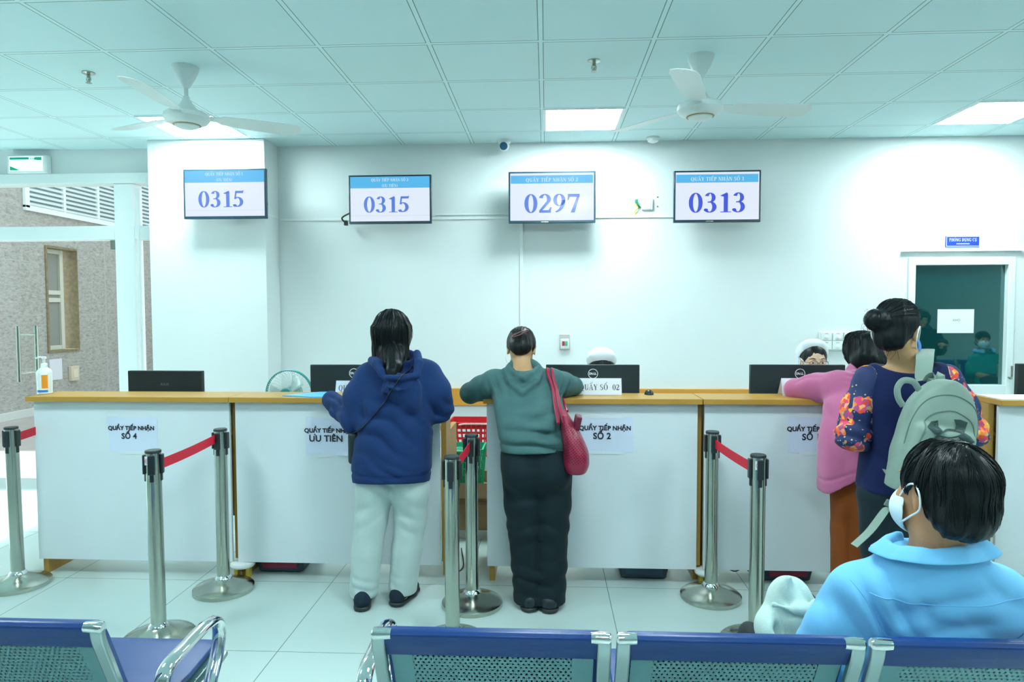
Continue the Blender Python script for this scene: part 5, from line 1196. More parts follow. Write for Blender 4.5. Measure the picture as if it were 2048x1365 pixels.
F.chain([J['rs'], J['rs'].lerp(J['re'], .5), J['re']], [.072, .064, .054], k=.04); F.chain([J['re'], J['re'].lerp(J['rw'], .5), J['rw']], [.052, .046, .040], k=.02)
# hood folded on the nape
F.torus((-.125, 3.745, 1.195), .088, .026, (0, -.75, .8), k=.02, sq=1.3)
F.ell((-.122, 3.645, 1.165), (.080, .05, .045), None, k=.02)
F.chain([(-.225, 3.70, 1.215), (-.195, 3.615, 1.165), (-.125, 3.545, 1.112), (-.055, 3.615, 1.165), (-.025, 3.70, 1.215)], [.022, .022, .019, .022, .022], k=.008)
F.chain([(-.205, 3.71, 1.235), (-.165, 3.635, 1.205), (-.12, 3.60, 1.185), (-.08, 3.635, 1.205), (-.04, 3.71, 1.235)], [.017, .017, .015, .017, .017], k=.007)
F.cap((-.185, 3.60, 1.178), (-.12, 3.56, 1.145), .005, .005, k=.012, mode='s'); F.cap((-.06, 3.60, 1.178), (-.12, 3.56, 1.145), .005, .005, k=.012, mode='s')
F.folds((-.05, 3.36, .90), .24, (.12, 0, 1), .012, 18, 3, 21); F.folds((.0, 3.42, .98), .22, (-.25, 0, 1), .010, 16, 4, 22); F.folds((-.26, 3.62, 1.12), .14, (1, .2, .3), .008, 26, 5, 23); F.folds((-.4, 3.8, 1.06), .12, (.6, .6, 1), .007, 22, 6, 24); F.folds((.08, 3.7, 1.1), .14, (1, .2, -.4), .008, 24, 5, 25)
F.warp(lambda X, Y, Z: .005*np.exp(-((Z-.872)/.006)**2), (-.3, 3.2, .85), (.2, 3.7, .9))
F.cut((0, 3.4, .832), (.03, -.05, -1))
o = F.skin('hooded_top', GREY, P2); o['label'] = 'grey-green hooded top'; TOP2 = F
seam(F, 'hem_seam', [(-.22, .878), (-.1, .87), (0, .868), (.1, .872)], GREY, o)
F = Field((-.30, 3.26, 0), (.22, 3.70, .88), .0075)
F.cap((-.12, 3.465, .80), (.012, 3.465, .80), .115, .115, k=.05); F.ell((-.125, 3.40, .72), (.095, .085, .10), None, k=.05); F.ell((.03, 3.40, .72), (.095, .085, .10), None, k=.05)
F.chain([(-.125, 3.46, .74), (-.118, 3.46, .55), (-.112, 3.46, .43), (-.098, 3.48, .22), (-.085, 3.48, .03)], [.108, .098, .088, .082, .086], k=.02)
F.chain([(.03, 3.46, .74), (.032, 3.46, .55), (.03, 3.46, .43), (.025, 3.475, .22), (.018, 3.475, .03)], [.108, .096, .086, .082, .084], k=.02)
F.loft([(.80, -.055, 3.48, .158, .13), (.88, -.055, 3.485, .155, .125)])
for i, c in enumerate(((-.11, 3.40, .43), (.03, 3.40, .43), (-.05, 3.36, .64), (-.09, 3.42, .15), (.02, 3.42, .15))): F.folds(c, .18, (.35 if i % 2 else -.35, 0, 1), .007, 15, 6, 31+i)
F.cut((0, 0, .028), (0, 0, -1)); F.cut((0, 0, .865), (0, 0, 1)); F.skin('trousers', BLKT, P2)['label'] = 'black straight trousers'
SHK = mat('black_shoe', (.008, .016, .02), .4)
shoe(P2, (-.09, 3.49), J['tl'], SHK, wd=.05); shoe(P2, (.02, 3.48), J['tr'], SHK, wd=.05)
F = Field(hd-V3((.14, .16, .14)), hd+V3((.14, .16, .16)), .005)
F.ell(hd+R @ V3((0, -.018, .028)), (.084, .103, .095), R); F.ell(hd+R @ V3((0, -.085, -.02)), (.066, .045, .062), R, k=.02); F.ell(hd+R @ V3((.022, -.105, -.01)), (.022, .028, .058), R, k=.012)
F.ell(hd+R @ V3((0, .10, -.05)), (.075, .075, .085), R, k=.015, mode='s')
for x in (-1, 1): F.ell(hd+R @ V3((x*.085, .01, -.035)), (.022, .035, .05), R, k=.01, mode='s')
striate(F, hd, .007, 9, 3, 4); HR = F.skin('hair', HAIRB, P2)
def s2(rg):
    for _ in range(120): yield hd + R @ V3((rg.uniform(-.07, .07), rg.uniform(0, .07), .11))
grow_strands(F, 'hair_lock', HAIRB, HR, s2, lambda p: R @ V3((-(R.transposed() @ (p-hd)).x*.8, -1, -.25)), (8, 14), .013, .001, .001, .05, 2)
cl = hd+R @ V3((0, -.125, .038)); b = MB(); P = bez([cl+V3((-.045, .0, -.026)), cl+V3((-.03, -.008, -.01)), cl+V3((0, -.012, .004)), cl+V3((.035, -.006, .016)), cl+V3((.045, .0, .012)), cl+V3((.02, -.008, -.002)), cl+V3((-.02, -.01, -.018)), cl+V3((-.045, .0, -.026))], 5)
part(b.tube(P, .004, 8), 'hair_clip', mat('brown_clip', (.20, .10, .09), .2), P2)
for x in (-1, 1): part(MB().tube(bez([hd+R @ V3((x*.083, -.015, -.03)), hd+R @ V3((x*.088, -.005, -.065)), hd+R @ V3((x*.075, .03, -.085))], 5), .0014, 6), 'mask_loop', ELAST, P2)
F = Field(hd-V3((.12, .05, .22)), hd+V3((.12, .2, .1)), .005); F.ell(hd+R @ V3((0, .055, -.065)), (.070, .072, .062), R); F.ell(hd+R @ V3((0, .02, -.065)), (.064, .06, .09), R, k=.004, mode='s'); F.skin('face_mask', MASKL, P2)
# red perforated tote
RED = perforated_mat('red_perforated_leather', (.30, .012, .045), .0105, .0031, (1, 2), .35, 0.0, real=False, hole=(.05, .0, .01))
REDP = mat('red_leather', (.34, .012, .05), .33, bump=.1, bscale=250)
bg = thing('tote_bag', (.15, 3.42, .74), 'red perforated tote bag hanging from the right shoulder of the woman in grey', 'bag')
F = Field((.02, 3.22, .68), (.30, 3.66, 1.08), .006); 
F.loft([(.735, .150, 3.44, .050, .13), (.76, .152, 3.44, .068, .155), (.83, .150, 3.44, .068, .165), (.92, .128, 3.44, .050, .155), (1.0, .100, 3.44, .024, .13), (1.03, .09, 3.44, .014, .12)], ex=2.6)
F.folds((.15, 3.34, .9), .16, (1, 0, .3), .005, 16, 4, 41)
def tote_mat():
    m = mat('red_perforated_tote', (.32, .012, .05), .34); ns, lk, b_ = nodes_of(m)
    tc = ns.new('ShaderNodeTexCoord'); mp = ns.new('ShaderNodeMapping'); mp.inputs['Rotation'].default_value = (0, math.radians(38), 0); lk.new(tc.outputs['Object'], mp.inputs[0]); sx = ns.new('ShaderNodeSeparateXYZ'); lk.new(mp.outputs[0], sx.inputs[0])
    s2_ = ns.new('ShaderNodeSeparateXYZ'); lk.new(tc.outputs['Object'], s2_.inputs[0])
    def per(o): v = M_(ns, 'DIVIDE', o, .0112, lk); return M_(ns, 'ABSOLUTE', M_(ns, 'SUBTRACT', v, M_(ns, 'ROUND', v, None, lk), lk), None, lk)
    a, c_ = per(sx.outputs[0]), per(sx.outputs[2]); d = M_(ns, 'SQRT', M_(ns, 'ADD', M_(ns, 'MULTIPLY', a, a, lk), M_(ns, 'MULTIPLY', c_, c_, lk), lk), None, lk)
    h_ = M_(ns, 'LESS_THAN', d, .26, lk); h_ = M_(ns, 'MULTIPLY', h_, M_(ns, 'MULTIPLY', M_(ns, 'GREATER_THAN', s2_.outputs[2], .055, lk), M_(ns, 'LESS_THAN', s2_.outputs[2], .255, lk), lk), lk)
    lk.new(mix_(ns, lk, h_, (.32, .012, .05), (.035, .002, .008)), b_.inputs['Base Color'])
    bp = ns.new('ShaderNodeBump'); bp.inputs['Strength'].default_value = .6; bp.inputs['Distance'].default_value = -.003; lk.new(h_, bp.inputs['Height']); lk.new(bp.outputs[0], b_.inputs['Normal']); return m
F.skin('bag_body', tote_mat(), bg)
sh_ = V3((.020, 3.70, 1.226)); b = MB()
for x, dx in ((-.0, -.012), (.012, .012)):
    for y in (3.37, 3.52):
        P = [V3((.075+x*2, y, 1.0)), V3((.06+x*2, y+.02 if y < 3.45 else y+.06, 1.08)), V3((.035+dx, 3.62 if y < 3.45 else 3.73, 1.175 if y < 3.45 else 1.20)), sh_+V3((dx, .01, .0))]
    P = [V3((.062+x*2.2, 3.33, .99)), V3((.048+x*1.8, 3.42, 1.06)), V3((.036+x*1.5, 3.56, 1.135)), V3((.024+dx, 3.65, 1.196)), sh_+V3((dx, 0, .002)), V3((.03+dx, 3.77, 1.17)), V3((.07+dx, 3.74, 1.08)), V3((.10+x, 3.60, 1.01))]
    b.tube(bez(P, 6), .0085, 10)
part(b, 'handles', REDP, bg)
part(MB().box((.158, 3.40, .985), (.016, .05, .035), Matrix.Rotation(math.radians(12), 3, 'Y')), 'pouch_flap', mat('dark_red_leather', (.13, .01, .03), .45), bg, bevel=.006)

# ---------------------------------------------- woman in pink sweatshirt
PINK = cloth('pink_sweatshirt', (.52, .135, .28), 450, .2, .05); RUST = cloth('rust_trousers', (.26, .062, .012), 500, .15, .08)
R = head_frame(-.1, .5); hd = at(1727, 715, 3.80)
J = dict(head=hd, neck=V3((1.73, 3.70, 1.195)), chest=V3((1.68, 3.62, 1.08)), pelvis=V3((1.62, 3.47, .78)),
         ls=V3((1.555, 3.68, 1.14)), le=V3((1.405, 3.87, 1.10)), lw=V3((1.60, 4.02, 1.105)), rs=V3((1.86, 3.69, 1.14)), re=V3((1.98, 3.86, 1.11)), rw=V3((1.78, 4.03, 1.105)),
         lh=V3((1.54, 3.46, .78)), lk=V3((1.555, 3.46, .43)), la=V3((1.56, 3.45, .09)), rh=V3((1.71, 3.46, .78)), rk=V3((1.75, 3.46, .43)), ra=V3((1.77, 3.48, .09)), tl=V3((-.1, 1, 0)), tr=V3((.15, 1, 0)))
P3 = body(J, 'woman in pink sweatshirt and rust trousers leaning on the right counter', R, slim=.92, base=(1.62, 3.47, 0))
F = Field((1.28, 3.25, .58), (2.10, 4.1, 1.30), .0075)
F.loft([(.605, 1.60, 3.47, .210, .155), (.66, 1.60, 3.47, .212, .158), (.74, 1.60, 3.475, .208, .158), (.85, 1.605, 3.49, .20, .155), (.96, 1.62, 3.53, .195, .15), (1.04, 1.645, 3.58, .19, .135), (1.10, 1.67, 3.63, .19, .115), (1.16, 1.70, 3.68, .15, .09), (1.20, 1.72, 3.70, .10, .07)])
F.cap(J['ls'], J['rs'], .07, .07, k=.05)
for q in 'lr': F.chain([J[q+'s'], J[q+'s'].lerp(J[q+'e'], .5), J[q+'e']], [.078, .074, .060], k=.04); F.chain([J[q+'e'], J[q+'w']], [.056, .042], k=.02)
F.torus((1.725, 3.70, 1.19), .085, .03, (0, -.6, .8), k=.02, sq=1.2); F.cap((1.65, 3.66, 1.20), (1.76, 3.60, 1.17), .026, .026, k=.02)
F.folds((1.47, 3.78, 1.1), .16, (.8, .5, .6), .008, 20, 5, 51); F.folds((1.45, 3.5, .85), .3, (1, 0, .1), .008, 12, 2.5, 52); F.folds((1.66, 3.6, 1.18), .12, (.5, 0, 1), .008, 30, 8, 53)
# uneven hem, dipping at the left
F.warp(lambda X, Y, Z: .006*np.exp(-((Z-(.755-.07*np.clip((1.50-X)/.12, 0, 1)))/.006)**2), (1.3, 3.2, .65), (1.9, 3.8, .8))
s_ = F; X, Y, Z = s_.ax[0][:, None, None], s_.ax[1][None, :, None], s_.ax[2][None, None, :]
s_.D = np.maximum(s_.D, (.725-.10*np.clip((1.53-X)/.13, 0, 1)**1.3)-Z+0*Y).astype(np.float32)
o = F.skin('sweatshirt', PINK, P3); o['label'] = 'pink hooded sweatshirt'
seam(F, 'hem_seam', [(1.44, .705), (1.50, .745), (1.58, .76), (1.66, .762)], PINK, o)
F = Field((1.36, 3.24, 0), (1.96, 3.72, .84), .0085)
F.cap((1.55, 3.465, .78), (1.69, 3.465, .78), .118, .118, k=.05)
F.chain([(1.545, 3.46, .74), (1.555, 3.46, .43), (1.56, 3.45, .04)], [.110, .100, .112], k=.02); F.chain([(1.705, 3.46, .74), (1.745, 3.46, .43), (1.76, 3.46, .04)], [.110, .104, .112], k=.02)
F.folds((1.56, 3.38, .4), .35, (1, 0, .05), .010, 16, 1.5, 61); F.folds((1.76, 3.38, .4), .35, (1, 0, .05), .010, 16, 1.5, 62)
F.cut((0, 0, .04), (0, 0, -1)); F.cut((0, 0, .82), (0, 0, 1)); F.skin('trousers', RUST, P3)['label'] = 'wide rust brown trousers'
shoe(P3, (1.56, 3.46), J['tl'], SHK); shoe(P3, (1.765, 3.48), J['tr'], SHK)
F = Field(hd-V3((.16, .18, .18)), hd+V3((.16, .16, .18)), .006)
F.ell(hd+R @ V3((0, -.02, .03)), (.098, .112, .108), R); F.ell(hd+R @ V3((0, -.055, -.045)), (.088, .07, .07), R, k=.03); F.ell(hd+R @ V3((-.05, -.04, .075)), (.05, .06, .055), R, k=.02)
F.ell(hd+R @ V3((0, .115, -.05)), (.08, .075, .09), R, k=.015, mode='s')
F.warp(lambda X, Y, Z: .016*(vnoise(X*22, Y*22, Z*22)-.5)); striate(F, hd, .008, 8, 6, 9); HR = F.skin('hair', HAIR, P3)
def s3(rg):
    for _ in range(140): yield hd + R @ V3((rg.uniform(-.09, .09), rg.uniform(-.10, .04), .11))
grow_strands(F, 'hair_lock', HAIR, HR, s3, lambda p: (p-hd).cross(V3((.3, 1, .2))).normalized()*.5+V3((0, -.2, -.7)), (6, 12), .014, .0014, .002, .35, 5)
part(MB().tube(bez([hd+R @ V3((-.08, -.01, -.03)), hd+R @ V3((-.082, .02, -.07)), hd+R @ V3((-.06, .06, -.09))], 5), .0014, 6), 'mask_loop', ELAST, P3)

# ---------------------------------------------- woman in navy top with floral sleeves
def floral():
    m = mat('floral_print', (.012, .022, .10), .7); ns, lk, b = nodes_of(m); tc = ns.new('ShaderNodeTexCoord')
    def vor(sc, rnd_=1.0):
        v = ns.new('ShaderNodeTexVoronoi'); v.inputs['Scale'].default_value = sc; v.inputs['Randomness'].default_value = rnd_; lk.new(tc.outputs['Object'], v.inputs['Vector']); return v
    nz = ns.new('ShaderNodeTexNoise'); nz.inputs['Scale'].default_value = 13; nz.inputs['Detail'].default_value = 2; lk.new(tc.outputs['Object'], nz.inputs['Vector'])
    v1 = vor(62); r = ns.new('ShaderNodeValToRGB'); r.color_ramp.interpolation = 'CONSTANT'; sp = ns.new('ShaderNodeSeparateColor'); lk.new(v1.outputs['Color'], sp.inputs[0]); lk.new(sp.outputs[0], r.inputs[0])
    cols = [(0, (.80, .06, .03)), (.22, (.95, .20, .03)), (.42, (.75, .05, .16)), (.58, (.95, .42, .05)), (.72, (.42, .07, .22)), (.84, (.85, .35, .22)), (.93, (.30, .42, .20))]
    e = r.color_ramp.elements; e[0].color = (*cols[0][1], 1); e[1].position = cols[1][0]; e[1].color = (*cols[1][1], 1)
    for p_, c_ in cols[2:]: x = e.new(p_); x.color = (*c_, 1)
    pet = M_(ns, 'GREATER_THAN', nz.outputs['Fac'], .545, lk)
    c = mix_(ns, lk, pet, (.012, .022, .10), r.outputs[0])
    v2 = vor(60); dots = M_(ns, 'MULTIPLY', M_(ns, 'LESS_THAN', v2.outputs['Distance'], .22, lk), M_(ns, 'MULTIPLY', M_(ns, 'LESS_THAN', nz.outputs['Fac'], .535, lk), M_(ns, 'GREATER_THAN', nz.outputs['Fac'], .40, lk), lk), lk)
    lk.new(mix_(ns, lk, dots, c, (.5, .45, .30)), b.inputs['Base Color']); return m
FLOR = floral(); NAVT = cloth('navy_jersey', (.006, .013, .066), 600, .12, .06, .8); DKT = cloth('dark_trousers', (.010, .022, .028), 500, .12, .08)
R = head_frame(-.85, .12); hd = at(1796, 664, 2.95)
J = dict(head=hd, neck=V3((1.525, 2.945, 1.345)), chest=V3((1.525, 2.94, 1.17)), pelvis=V3((1.53, 2.94, .80)),
         ls=V3((1.375, 2.95, 1.255)), le=V3((1.315, 2.94, 1.00)), lw=V3((1.44, 3.17, 1.03)), rs=V3((1.70, 2.95, 1.26)), re=V3((1.785, 2.93, 1.02)), rw=V3((1.69, 3.16, 1.03)),
         lh=V3((1.45, 2.94, .80)), lk=V3((1.45, 2.94, .43)), la=V3((1.45, 2.92, .09)), rh=V3((1.61, 2.94, .80)), rk=V3((1.61, 2.94, .43)), ra=V3((1.62, 2.92, .09)), tl=V3((-.1, 1, 0)), tr=V3((.1, 1, 0)))
P4 = body(J, 'woman with a hair bun in navy top with floral sleeves, wearing a blue mask', R, slim=.95, base=(1.53, 2.94, 0))
F = Field((1.20, 2.74, .70), (1.90, 3.14, 1.40), .0075)
F.loft([(.76, 1.53, 2.95, .185, .145), (.85, 1.53, 2.95, .178, .14), (.97, 1.53, 2.95, .165, .13), (1.10, 1.53, 2.945, .172, .125), (1.20, 1.532, 2.945, .182, .115), (1.27, 1.535, 2.95, .165, .085), (1.31, 1.535, 2.955, .10, .065)])
F.cap((1.40, 2.955, 1.262), (1.675, 2.955, 1.268), .052, .052, k=.04)
F.ell((1.525, 2.885, 1.345), (.140, .16, .062), None, k=.006, mode='s')
F.folds((1.5, 2.82, .95), .25, (.4, 0, 1), .008, 12, 4, 71)
F.cut((0, 0, .775), (0, 0, -1)); F.cut((1.352, 0, 0), (-1, 0, -.28)) if False else None; F.cut((1.345, 0, 1.255), (-1, 0, .02)); F.cut((1.73, 0, 1.26), (1, 0, .02))
o = F.skin('top', NAVT, P4); o['label'] = 'plain navy top body'; TOP4 = F
for q, sd in (('l', -1), ('r', 1)):
    F = Field(np.minimum.reduce([A3(J[q+k]) for k in 'sew'])-.14, np.maximum.reduce([A3(J[q+k]) for k in 'sew'])+.14, .0075)
    a, e_, w_ = J[q+'s'], J[q+'e'], J[q+'w']; mid = a.lerp(e_, .5)+V3((sd*.012, 0, 0))
    F.chain([a, mid, e_+V3((0, 0, .01))], [.058, .062, .070], k=.03); F.chain([e_+V3((0, 0, .01)), e_.lerp(w_, .4), e_.lerp(w_, .75)], [.068, .066, .056], k=.03)
    F.folds(e_, .17, (.3, .3, 1), .010, 18, 6, 73+sd); F.folds(mid, .15, (1, .2, .4), .006, 20, 5, 76+sd)
    if q == 'l': F.cut((1.405, 0, 1.255), (1, 0, .3))
    else: F.cut((1.67, 0, 1.26), (-1, 0, .3))
    F.skin('sleeve', FLOR, P4)['label'] = 'navy sleeve with orange and red flower print'
F = Field((1.30, 2.72, 0), (1.78, 3.16, .84), .0085); F.cap((1.46, 2.945, .76), (1.60, 2.945, .76), .115, .115, k=.05)
F.chain([(1.45, 2.94, .74), (1.45, 2.93, .43), (1.45, 2.93, .05)], [.105, .088, .085], k=.02); F.chain([(1.61, 2.94, .74), (1.61, 2.93, .43), (1.62, 2.93, .05)], [.105, .088, .085], k=.02)
F.folds((1.45, 2.86, .45), .3, (.5, 0, 1), .008, 14, 5, 78); F.cut((0, 0, .04), (0, 0, -1)); F.cut((0, 0, .83), (0, 0, 1)); F.skin('trousers', DKT, P4)['label'] = 'dark grey trousers'
shoe(P4, (1.45, 2.93), J['tl'], SHK); shoe(P4, (1.62, 2.93), J['tr'], SHK)
F = Field(hd-V3((.24, .20, .18)), hd+V3((.18, .18, .19)), .005)
F.ell(hd+R @ V3((0, -.025, .034)), (.086, .104, .096), R); F.ell(hd+R @ V3((0, -.075, -.035)), (.066, .055, .055), R, k=.03); F.ell(hd+R @ V3((0, -.02, .085)), (.06, .075, .045), R, k=.03)
bun = at(1752, 640, 2.90); F.ell(bun, (.050, .048, .045), None, k=.016); F.cap(bun, hd+R @ V3((0, -.07, .03)), .036, .05, k=.02); F.cap(bun+V3((-.02, -.03, -.02)), bun+V3((.03, -.04, .0)), .012, .012, k=.01)
F.ell(hd+R @ V3((0, .11, -.055)), (.10, .088, .10), R, k=.015, mode='s')
for x in (-1, 1): F.ell(hd+R @ V3((x*.096, .006, -.030)), (.040, .040, .056), R, k=.008, mode='s')
striate(F, hd, .008, 9, 4, 12); HR = F.skin('hair', HAIR, P4)
def s4(rg):
    for _ in range(150): yield hd + R @ V3((rg.uniform(-.08, .08), rg.uniform(.0, .08), rg.uniform(.06, .14)))
grow_strands(F, 'hair_lock', HAIR, HR, s4, lambda p: (bun-p).normalized()+V3((0, -.15, .05)), (7, 14), .014, .0011, .002, .10, 6)
b = MB(); rg = random.Random(4)
for _ in range(26):
    a = bun+V3((rg.uniform(-.045, .03), rg.uniform(-.03, .03), rg.uniform(-.05, .03))); b.tube(bez([a, a+V3((rg.uniform(-.03, .01), rg.uniform(-.01, .01), rg.uniform(-.02, .02))), a+V3((rg.uniform(-.03, .0), 0, rg.uniform(-.03, .015)))], 4), .0006, 4, caps=False)
for _ in range(30):
    an = rg.uniform(-1.1, 1.1); a = hd+R @ V3((.088*math.sin(an), rg.uniform(-.08, .03), .030+.092*math.cos(an))); o_ = (a-hd).normalized()
    b.tube(bez([a-o_*.012, a+o_*rg.uniform(.002, .006)+V3((.012, 0, 0)), a+o_*rg.uniform(-.004, .009)+V3((.03, 0, -.004))], 4), .0005, 4, caps=False)
for _ in range(10):
    a = hd+R @ V3((rg.uniform(-.03, .03), -.095, -.065)); b.tube(bez([a, a+V3((rg.uniform(-.01, .01), -.008, -.03)), a+V3((rg.uniform(-.02, .02), -.006, -.06))], 4), .0006, 4, caps=False)
part(b, 'loose_hairs', HAIR, HR)
def face_mask(hd, R, parent, m, s=1.0, edge=ELAST):
    F = Field(hd-V3((.17, .17, .17))*s, hd+V3((.17, .17, .12))*s, .0045*s); F.ell(hd+R @ V3((0, .048, -.060))*s, V3((.072, .078, .066))*s, R); F.ell(hd+R @ V3((0, .012, -.058))*s, V3((.072, .068, .088))*s, R, k=.004, mode='s')
    M0 = F.skin('face_mask', m, parent)
    for x in (-1, 1):
        P = [hd+R @ V3((x*.062, .056, -.024))*s, hd+R @ V3((x*.079, .018, .012))*s, hd+R @ V3((x*.090, -.018, .022))*s, hd+R @ V3((x*.093, -.037, .0))*s, hd+R @ V3((x*.088, -.034, -.034))*s, hd+R @ V3((x*.074, .006, -.062))*s, hd+R @ V3((x*.060, .050, -.092))*s]
        part(MB().tube(bez(P, 6), .0024*s, 8), 'ear_loop', edge, M0)
    return M0
face_mask(hd, R, P4, MASKB)
# sage backpack hanging from her right shoulder
SAGE = cloth('sage_nylon', (.235, .315, .27), 800, .12, .05, .6, .1); SAGED = cloth('sage_nylon_dark', (.15, .21, .18), 800, .12, .05, .6, .1); LOGO = mat('dark_print', (.010, .040, .038), .5)
bp = thing('backpack', (1.60, 2.72, .84), 'sage green backpack with dark emblem on the right shoulder of the woman with a bun', 'backpack')
RB = Matrix.Rotation(math.radians(13), 3, 'Y') @ Matrix.Rotation(math.radians(-6), 3, 'Z'); bc = at(1868, 874, 2.72)
F = Field(bc-V3((.24, .17, .32)), bc+V3((.26, .17, .32)), .006)
lo = lambda x, y, z: bc + RB @ V3((x, y, z))
def bagfn(X, Y, Z):
    q = [X-bc[0], Y-bc[1], Z-bc[2]]; Rm = np.array(RB).T; x, y, z = [(q[0]*Rm[i][0]+q[1]*Rm[i][1]+q[2]*Rm[i][2]) for i in range(3)]
    t = np.clip((z+.24)/.47, 0, 1); hw = .132*np.sqrt(np.clip(1-np.clip((t-.50)/.50, 0, 1)**2.2, .0, 1))*(.92+.08*np.clip(t*4, 0, 1))+.002
    dp = .085*(1-.35*np.clip((t-.5)/.5, 0, 1)**2); ax_ = np.abs(x)/hw; ay = np.abs(y)/dp
    d = ((ax_**3+ay**3)**(1/3)-1)*np.minimum(hw, dp)*.8
    return np.maximum(d, np.maximum(-.235-z, z-.232))
F.op(bagfn, A3(bc)-.3, A3(bc)+.3, .01)
F.rbox(lo(0, -.082, -.085), (.106, .030, .130), .026, RB, k=.016)
F.folds(lo(.03, -.1, -.02), .15, (1, 0, .3), .006, 14, 5, 81); F.warp(lambda X, Y, Z: .004*(vnoise(X*16, Y*16, Z*16)-.5))
BK = F.skin('pack_body', SAGE, bp)
def bseam(pts, nm, r=.0022, m=SAGED): 
    return seam(F, nm, [(lo(x, 0, z).x, lo(x, 0, z).z) for x, z in pts], m, BK, r, 7)
bseam([(-.108, -.16), (-.105, -.02), (-.08, .075), (-.02, .112), (.03, .110), (.085, .075), (.107, -.02), (.11, -.16)], 'pocket_zip', .003)
bseam([(-.128, -.05), (-.122, .06), (-.088, .14), (-.03, .172), (.03, .170), (.09, .135), (.124, .05), (.129, -.05)], 'main_zip', .0026)
# emblem: two facing arcs joined across the middle, drawn on the pocket
def draped_poly(poly, nm, m=LOGO, lift=.005):
    cx, cz = sum(p[0] for p in poly)/len(poly), sum(p[1] for p in poly)/len(poly); b = MB(); rings = []
    for k in (1, .66, .33): rings.append([(cx+(x-cx)*k, cz+(z-cz)*k) for x, z in poly])
    pts = [p for r_ in rings for p in r_]+[(cx, cz)]; vs = []
    for x, z in pts:
        g = lo(x, 0, z); y = F.hit_y(g.x, g.z); vs.append((g.x, (bc.y-.1 if y is None else y)-lift, g.z))
    n = len(poly); fs = [(r_*n+i, r_*n+(i+1) % n, (r_+1)*n+(i+1) % n, (r_+1)*n+i) for r_ in range(2) for i in range(n)] + [(2*n+i, 2*n+(i+1) % n, 3*n) for i in range(n)]
    return b.add(vs, fs)
EM = MB(); RO = math.radians(18)
def em(poly):
    poly = [(x*1.02, z*1.0) for x, z in poly]
    q = [(x*math.cos(RO)-z*math.sin(RO)-.008, x*math.sin(RO)+z*math.cos(RO)+.030) for x, z in poly]; o_ = draped_poly(q, 'e'); EM.add(o_.v, o_.f)
for s_ in (-1, 1):   # four flared wings and the crossing bars
    em([(s_*.022, .008), (s_*.031, .028), (s_*.027, .050), (s_*.050, .047), (s_*.076, .034), (s_*.064, .012), (s_*.050, -.001)])
    em([(s_*.050, .001), (s_*.064, -.012), (s_*.076, -.034), (s_*.050, -.047), (s_*.027, -.050), (s_*.031, -.028), (s_*.022, -.008)])
A_ = [(-.046+.092*i/10, .013*math.sin(math.pi*i/10)) for i in range(11)]
for s_ in (1, -1):
    for i in range(10): (x0, z0), (x1, z1) = A_[i], A_[i+1]; em([(x0, s_*(z0+.004)), (x1, s_*(z1+.004)), (x1, s_*(z1-.002)), (x0, s_*(z0-.002))])
part(EM, 'emblem', LOGO, BK, smooth=False)
T_ = text_mb('UNDER ARMOUR', .021, lambda a_, b_, d: V3((a_, 0, b_)), offset=.0008, spacing=1.05); TB = MB(); vs = []
for x, _, z in T_.v:
    x_, z_ = x*math.cos(.16)-z*math.sin(.16)+.030, x*math.sin(.16)+z*math.cos(.16)-.034; g = lo(x_, 0, z_); y = F.hit_y(g.x, g.z); vs.append((g.x, (bc.y-.1 if y is None else y)-.0015, g.z))
TB.add(vs, T_.f); part(TB, 'lettering', LOGO, BK, smooth=False)
# strap, haul loop, loose webbing
P = [lo(-.02, .06, .20), lo(-.025, .055, .235), at(1848, 760, 2.80), at(1849, 725, 2.835), at(1850, 707, 2.90), at(1851, 705, 2.99), V3((1.66, 3.07, 1.22)), V3((1.67, 3.10, 1.08)), V3((1.70, 3.02, .95)), lo(.11, .06, -.17)]
P[2].y -= .0
part(MB().tube(bez(P, 6), .034, 12, sq=(.14, 1), up=(1, 0, 0)), 'shoulder_strap', SAGE, bp)
P = [at(1838, 780, 2.70), at(1826, 764, 2.685), at(1806, 762, 2.68), at(1795, 777, 2.675), at(1797, 797, 2.675), at(1806, 812, 2.68)]
part(MB().tube(bez(P, 6), .0085, 10, sq=(1.5, .6), up=(0, 1, 0)), 'haul_loop', SAGE, bp)
P = [lo(-.12, .06, -.18), at(1800, 990, 2.70), at(1782, 1015, 2.66), at(1772, 1020, 2.66), at(1740, 1062, 2.64), at(1708, 1092, 2.62)]
part(MB().tube(bez(P, 6), .017, 8, sq=(1, .12), up=(.35, 0, .94)), 'loose_webbing', SAGE, bp)
b = MB(); q = at(1781, 1010, 2.655); b.box(q, (.022, .006, .014), Matrix.Rotation(.5, 3, 'Y')); part(b, 'strap_buckle', SAGED, bp, bevel=.004)

# ---------------------------------------------- seated man in light blue shirt
SHIRT = cloth('light_blue_shirt', (.17, .50, .82), 900, .10, .03, .75, .15)
HS = 0.985; R = head_frame(.25, -.02, .06); hd = V3((.952, 1.665, 1.108))
J = dict(head=hd, neck=V3((.952, 1.69, .945)), chest=V3((.965, 1.735, .79)), pelvis=V3((.96, 1.86, .545)),
         ls=V3((.80, 1.74, .825)), le=V3((.745, 1.79, .63)), lw=V3((.87, 2.02, .60)), rs=V3((1.13, 1.74, .83)), re=V3((1.23, 1.83, .63)), rw=V3((1.12, 2.06, .60)),
         lh=V3((.87, 1.88, .55)), lk=V3((.84, 2.30, .53)), la=V3((.84, 2.33, .09)), rh=V3((1.05, 1.88, .55)), rk=V3((1.08, 2.30, .53)), ra=V3((1.08, 2.33, .09)), tl=V3((-.1, 1, 0)), tr=V3((.1, 1, 0)), pnl=V3((.3, .2, -1)), pnr=V3((-.3, .2, -1)))
